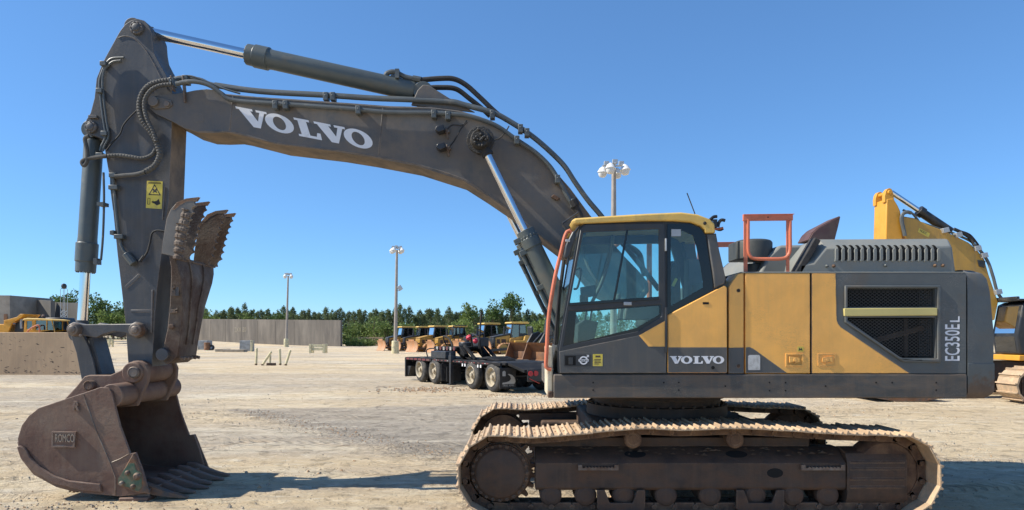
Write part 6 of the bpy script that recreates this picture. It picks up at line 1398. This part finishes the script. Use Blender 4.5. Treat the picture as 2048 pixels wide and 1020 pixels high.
m = MB(); m.tube(pxpath(EN - .05, [(1810, 472), (1806, 455), (1803, 438), (1806, 428), (1814, 424), (1822, 426)]), .055, 8); m.tube(pxpath(EN + .1, [(1806, 420), (1815, 424), (1826, 428), (1838, 444)]), .035, 8)
m.tube(pxpath(EN, [(1908, 458), (1925, 466), (1940, 476), (1946, 486)]), .05, 8, 1); m.tube(pxpath(EN + .1, [(1920, 462), (1940, 470), (1958, 492)]), .03, 8, 1); m.tube(pxpath(EN - .03, [(1946, 488), (1962, 503), (1976, 524), (1986, 553), (1994, 582), (2004, 598), (2008, 601)]), .045, 8)
m.tube(pxpath(EN + .08, [(1843, 446), (1880, 458), (1905, 466), (1940, 482), (1955, 495)]), .035, 8); m.build('boom_hose', ['pipe_grey', 'rubber'], y2)
m = MB()
for px, py in ((1889, 461), (1915, 470), (1953, 497), (1966, 511), (1994, 584)): c = P(px, py, EN); m.obox(c, (.09, 0, .02), (0, .1, 0), (-.02, 0, .07))
m.build('hose_clamp', 'galv', y2, bevel=.01)
m = MB(); KX = 10.0; sec = [(KX, .9), (KX - .05, .45), (KX + .25, .12), (KX + .9, .01), (KX + 1.7, .02), (KX + 2.3, .12)]
for a, b in zip(sec, sec[1:]): m.prism([a, b, (b[0] + .02, b[1] + .06), (a[0] + .05, a[1] + .06)], 19.6, 21.5)
for y in (19.58, 21.49): m.prism(sec + [(KX + 1.5, 1.0), (KX + .7, 1.25)], y, y + .04)
m.box((KX + .7, 19.62, .9), (KX + 1.2, 21.48, 1.2)); m.build('bucket', 'tip_rust', y2, bevel=.01)

# ---- machines behind the tan barrier at the left
D_ = 46.0; LY = thing('yellow_loader', 'yellow machine with raised engine hood and orange handrail, behind the tan barrier', 'loader', (X(60, D_), D_, 0))
m = MB(); m.prism(pl(D_, [(-90, 668), (-90, 652), (-10, 648), (12, 648), (10, 669), (110, 669), (110, 705), (-90, 705)]), D_, D_ + 1.9); m.build('body', 'machine_amber', LY, bevel=.05)
m = MB(); m.prism(pl(D_, [(8, 664), (8, 641), (35, 635), (39, 638), (24, 646), (17, 664)]), D_ - .02, D_ + .1); m.prism(pl(D_, [(8, 641), (35, 634), (41, 628), (49, 628), (42, 636), (36, 639), (10, 645)]), D_ - .05, D_ + 1.6); m.build('engine_hood', 'machine_amber', LY, bevel=.02)
m = MB(); m.prism(pl(D_, [(22, 664), (24, 645), (41, 640), (44, 664)]), D_ + .3, D_ + 1.5); m.build('engine', 'machine_dark', LY, bevel=.03); m = MB(); m.cyl(P(43.5, 657, D_ + .3), P(42.5, 637, D_ + .3), .10, 12); m.build('exhaust_pipe', 'galv', LY)
m = MB(); wn = [pl(D_, [(55, 658), (55, 642), (66, 642), (66, 658)]), pl(D_, [(73, 660), (73, 641), (94, 641), (94, 660)]), pl(D_, [(96, 660), (96, 641), (104, 641), (109, 660)])]
m.prism(pl(D_, [(49, 669), (51, 640), (106, 639), (111, 669)]), D_ - .1, D_ + .02, 0, holes=wn); m.prism(pl(D_, [(49, 669), (51, 640), (106, 639), (111, 669)]), D_ + 1.5, D_ + 1.6, 0, holes=wn); m.box((X(51, D_), D_ + .02, Z(669, D_)), (X(54, D_), D_ + 1.5, Z(640, D_))); c_ = m.build('cab', 'machine_amber', LY, bevel=.02)
m = MB(); m.prism(pl(D_, [(47, 641), (51, 637.5), (58, 636), (95, 637.5), (109, 639.5), (107, 642), (90, 641)]), D_ - .2, D_ + 1.7); m.build('cab_roof', 'roof_yellow', c_, bevel=.04)
m = MB(); m.prism(pl(D_, [(54, 660), (54, 641), (109, 641), (109, 661)]), D_ - .06, D_ - .05); m.prism(pl(D_, [(54, 660), (54, 641), (109, 641), (109, 661)]), D_ + 1.53, D_ + 1.54); m.build('cab_window', 'dark_glass', c_)
m = MB(); m.tube(pxpath(D_ - .3, [(52, 668), (58, 660), (66, 654), (78, 651), (79, 668)]), .045, 8); m.build('handrail', 'orange_paint', LY)
m = MB(); m.box((X(-80, D_), D_, 0), (X(105, D_), D_ + .6, Z(704, D_))); m.build('crawler_track', 'track_rust', LY)
D_ = 52.0; LB = thing('dark_machine', 'dark machine with black cab and blue trim behind the yellow hooded one', 'machine', (X(110, D_), D_, 0))
m = MB(); m.prism(pl(D_, [(88, 669), (90, 635.5), (121, 635), (128, 655), (132, 669)]), D_, D_ + 1.7); m.box((X(60, D_), D_ - .2, Z(695, D_)), (X(150, D_), D_ + 2, Z(668, D_))); m.box((X(70, D_), D_ - .1, 0), (X(140, D_), D_ + 1.8, Z(694, D_))); m.build('cab', 'machine_dark', LB, bevel=.05)
m = MB(); m.prism(pl(D_, [(110, 664), (110, 640), (119, 639), (125, 655), (126, 664)]), D_ - .012, D_ - .004); m.prism(pl(D_, [(95, 664), (95, 640), (107, 640), (107, 664)]), D_ - .012, D_ - .004); m.build('cab_window', 'dark_glass', LB)
m = MB(); m.prism(pl(D_, [(121, 640), (125, 640), (130, 654), (130, 664), (127, 660)]), D_ - .06, D_ - .015); m.build('blue_trim', 'blue_paint', LB, bevel=.01)
m = MB(); m.lathe([(0, .16), (.12, .17), (.2, .1)], P(88, 634.5, D_ + .4), P(88, 629, D_ + .4), 14); m.box((X(80, D_), D_ + .3, Z(636, D_)), (X(83, D_), D_ + .6, Z(630, D_)), 1); m.build('warning_beacon', ['dark_red_paint', 'machine_dark'], LB)

# ================================================================ trees
def quads(m, c, d, L, w, rnd, mi=0):
    d = Vector(d).normalized(); s = d.cross(Vector((rnd.gauss(0, 1), rnd.gauss(0, 1), rnd.gauss(0, 1)))).normalized()
    c = Vector(c); m.add([c - s * w * .3, c + d * L * .55 - s * w, c + d * L, c + d * L * .5 + s * w], [(0, 1, 2, 3)], mi)
def pine_crown(H, seed, n, spread=.26, start=.12, top=1.0):
    rnd = random.Random(seed); m = MB(); nb = int(n / 10)
    for b in range(nb):
        t = start + (1 - start) * (b / nb) ** .9; z = H * t; a = rnd.uniform(0, 6.283); R_ = H * spread * (1 - ((t - start) / (1 - start)) ** 1.25) * rnd.uniform(.55, 1.25) + .12
        for k in range(10):
            q = R_ * rnd.uniform(.25, 1); p = Vector((q * math.cos(a) + rnd.gauss(0, .14), q * math.sin(a) + rnd.gauss(0, .14), z + q * .35 + rnd.gauss(0, .16)))
            quads(m, p, (math.cos(a) + rnd.gauss(0, .7), math.sin(a) + rnd.gauss(0, .7), rnd.uniform(-.1, 1.1)), rnd.uniform(.28, .6), rnd.uniform(.06, .13), rnd)
    for k in range(8): quads(m, (rnd.gauss(0, .06), rnd.gauss(0, .06), H * .93 + k * H * .012), (rnd.gauss(0, .35), rnd.gauss(0, .35), 1), .6, .08, rnd)
    return m
def round_crown(H, seed, n, rx, rz, zc, nclump=26, leafsz=.5):
    rnd = random.Random(seed); m = MB(); cl = []
    for i in range(nclump):
        v = Vector((rnd.gauss(0, 1), rnd.gauss(0, 1), rnd.gauss(0, 1))).normalized() * rnd.uniform(.35, 1) ; cl.append((Vector((v.x * rx, v.y * rx, zc + v.z * rz)), rnd.uniform(.28, .5) * rx))
    for i in range(n):
        c, s = cl[rnd.randrange(nclump)]; v = Vector((rnd.gauss(0, 1), rnd.gauss(0, 1), rnd.gauss(0, .8))); v = v.normalized() * s * rnd.random() ** .4
        quads(m, c + v, v + Vector((0, 0, .15)), leafsz * rnd.uniform(.6, 1.2), leafsz * rnd.uniform(.25, .45), rnd)
    return m, cl
def tree(name, crown, leafm, H, label, cat, loc, group=None, limbs=(), r0=.16):
    r = thing(name, label, cat, loc, 0, group, local=True); m = MB(); rnd = random.Random(int(H * 100))
    m.tube([(0, 0, -.2), (rnd.gauss(0, .08), rnd.gauss(0, .08), H * .35), (rnd.gauss(0, .12), rnd.gauss(0, .12), H * .7), (0, 0, H * .97)], r0, 7, rr=lambda i: r0 * (1, .75, .45, .1)[i])
    for c, s in limbs: m.tube([(0, 0, max(.6, c.z - 1.5 - .4 * math.hypot(c.x, c.y))), ((c.x) * .5, c.y * .5, c.z - .5), c], r0 * .3, 5, rr=lambda i: r0 * (.4, .25, .1)[i])
    m.build('trunk', 'bark', r, world=False); crown.build('crown', leafm, r, world=False, smooth=False); return r
PG = 'pines along the far treeline'; PL = 'dark green young pine standing in the front of the far treeline'
protos = [tree('pine_tree', pine_crown(H, s, 900, sp_), 'pine_needles', H, PL, 'tree', (0, 0, 0), PG) for H, s, sp_ in ((7.6, 1, .20), (8.2, 2, .18), (8.8, 3, .20), (7.9, 4, .22))]
rnd = random.Random(77); used = [False] * 4; cnt = 0
for row, D in enumerate((163, 168)):
    px = 205 + row * 9
    while px < 1108:
        d = D + rnd.uniform(-2, 2); x = X(px, d); k = rnd.randrange(4); s = rnd.choice((.70, .76, .80, .84, .9, .96)) * (1.05 if px > 760 else 1)
        if used[k]: o = dup(protos[k])
        else: o = protos[k]; used[k] = True
        o.location = (x, d, gh(x, d) - .1); o.rotation_euler = (0, 0, rnd.uniform(0, 6.28)); o.scale = (s * rnd.uniform(.9, 1.1), s * rnd.uniform(.9, 1.1), s); px += rnd.uniform(9, 16); cnt += 1
# the wood behind them reads as one mass
m = MB(); rnd = random.Random(5); src = [pine_crown(H, 30 + i, 520, .21) for i, H in enumerate((7.5, 8.5, 8.0))]
for i in range(560):
    d = 172 + 26 * rnd.random(); x = rnd.uniform(-150, 90); q = src[rnd.randrange(3)]; s = rnd.uniform(.74, .88) * (1 + (d - 172) * .006) * (1.15 if rnd.random() < .08 else 1); a = rnd.uniform(0, 6.28); ca, sa = math.cos(a) * s, math.sin(a) * s
    m.add([(x + vx * ca - vy * sa, d + vx * sa + vy * ca, vz * s + gh(x, d)) for vx, vy, vz in q.v], q.f)
o = m.build('forest', 'pine_needles', smooth=False); o['kind'] = 'stuff'; o['label'] = 'dense pine wood behind the yard'
def broad(px, D, H, rx, rz, seed, leafm, label, name='broadleaf_tree', n=1500, zc=None, leafsz=.5, ncl=26, group=None):
    zc = zc if zc else H - rz; x = X(px, D); cr, cl = round_crown(H, seed, n, rx, rz, zc, ncl, leafsz); return tree(name, cr, leafm, H * .85, label, 'tree', (x, D, gh(x, D)), group, cl[:9], .18)
broad(1022, 160, 11.0, 2.6, 1.9, 1, 'dark_leaves', 'tall round-topped dark pine rising well above the treeline near the loader', 'tall_pine', 1500, 9.0)
broad(986, 162, 9.9, 2.2, 2.2, 2, 'dark_leaves', 'ragged dark tree beside the tall round-topped pine', 'tall_pine', 800, 7.8, ncl=16); broad(937, 158, 9.6, 1.9, 2.6, 3, 'bright_leaves', 'pale green feathery tree poking above the pines left of the ragged dark tree', n=800, ncl=18)
broad(153, 150, 11.0, 2.2, 2.2, 4, 'dark_leaves', 'tall dark pine with open crown beside the bucket cylinder rod', 'tall_pine', 420, 8.7, ncl=9); broad(126, 152, 9.2, 1.7, .8, 5, 'dark_leaves', 'low dark crown showing over the wall behind the lattice mast', 'tall_pine', 600, 8.6, ncl=12)
broad(203, 140, 9.3, 2.8, 3.3, 6, 'dark_leaves', 'large dark green tree seen between the bucket cylinder and the arm', n=1300, ncl=20); broad(226, 128, 6.4, 2.3, 2.7, 7, 'bright_leaves', 'bright green tree left of the arm, in front of darker ones', n=1500); broad(243, 150, 7.5, 2.4, 3.2, 8, 'dark_leaves', 'dark green tree just touching the left edge of the arm', n=1200)
broad(415, 162, 6.6, 2.2, 2.6, 9, 'bright_leaves', 'bright green tree showing over the grey wall beside the thumb', n=900); broad(495, 161, 6.4, 2.0, 2.4, 10, 'bright_leaves', 'bright green crown over the middle of the grey wall', n=800)
broad(560, 160, 6.6, 2.6, 2.4, 19, 'dark_leaves', 'broad dark crown over the grey wall left of the small light pole', n=800)
for i, (px, D, H, rx, lab) in enumerate(((693, 121, 4.2, 2.3, 'bright shrub growing against the free end of the grey wall'), (716, 132, 4.6, 2.2, 'bright young tree between the wall-end shrub and the pale kerb'), (748, 130, 5.4, 2.4, 'bright green tree rising behind the pale kerb'), (775, 128, 4.6, 2.0, 'bright leafy tree beside the shaft of the tall light pole'),
                                        (815, 130, 4.4, 1.8, 'small bright tree behind the first bulldozer cab'), (921, 128, 5.2, 2.2, 'bright green tree above the fifth bulldozer hood'), (900, 131, 4.6, 1.9, 'bright green tree over the roll-cage bulldozer'), (1050, 125, 4.4, 1.9, 'bright bush between the nearest bulldozer cab and the loader'), (1083, 122, 5.2, 2.0, 'bright tree beside the orange grab bar'))):
    broad(px, D, H, rx, H * .46, 40 + i, 'bright_leaves', lab, 'young_tree', 900, H * .5, .42)
for i, (px, D, H, rx) in enumerate(((700, 117, 1.6, 2.0), (722, 116, 1.0, 1.6), (738, 118, 1.2, 1.4))):
    x = X(px, D); cr, cl = round_crown(H, 70 + i, 420, rx, H * .5, H * .45, 14, .35); o = cr.build('weed_clump', 'bright_leaves', smooth=False); o.location = (x, D, 0); o['kind'] = 'stuff'; tag(o, ('low weeds at the foot of the wall end', 'small weed patch left of the kerb gap', 'weed patch before the pale kerb')[i], 'weeds')

# ================================================================ light, sky, camera
el, az = R(44.5), None
sd = Vector((1, .11, -.98)).normalized()
sun = bpy.data.lights.new('sun', 'SUN'); sun.energy = 4.3; sun.angle = R(.5); sun.color = (1, .935, .82)
so = bpy.data.objects.new('sun', sun); col.objects.link(so); so.rotation_euler = sd.to_track_quat('-Z', 'Y').to_euler()
w = bpy.data.worlds.new('World'); scene.world = w; w.use_nodes = True; nt = w.node_tree
sky = nt.nodes.new('ShaderNodeTexSky'); sky.sky_type = 'NISHITA'; sky.sun_disc = False; sky.sun_elevation = math.asin(-sd.z); sky.sun_rotation = math.atan2(-sd.x, -sd.y)
sky.air_density = 1.0; sky.dust_density = 0; sky.ozone_density = 9; sky.altitude = 1500
gm = nt.nodes.new('ShaderNodeGamma'); gm.inputs[1].default_value = .75; nt.links.new(sky.outputs[0], gm.inputs[0])
nt.links.new(mixc(nt, 1.0, gm.outputs[0], (.72, .98, 1.16), 'MULTIPLY'), nt.nodes['Background'].inputs[0]); nt.nodes['Background'].inputs[1].default_value = .145
cam = bpy.data.cameras.new('camera'); cam.sensor_width = 36; cam.lens = 36 * F / 2048; cam.shift_y = (HY - 510) / 2048; cam.clip_end = 20000; cam.clip_start = .05
co = bpy.data.objects.new('camera', cam); col.objects.link(co); co.location = (0, 0, CH); co.rotation_euler = (R(90), 0, 0); scene.camera = co
scene.view_settings.view_transform = 'Standard'; scene.view_settings.look = 'None'; scene.view_settings.exposure = .7; scene.view_settings.gamma = 1
scene.render.film_transparent = False
scene.cycles.max_bounces = 8; scene.cycles.transparent_max_bounces = 16
scene.cycles.use_denoising = True
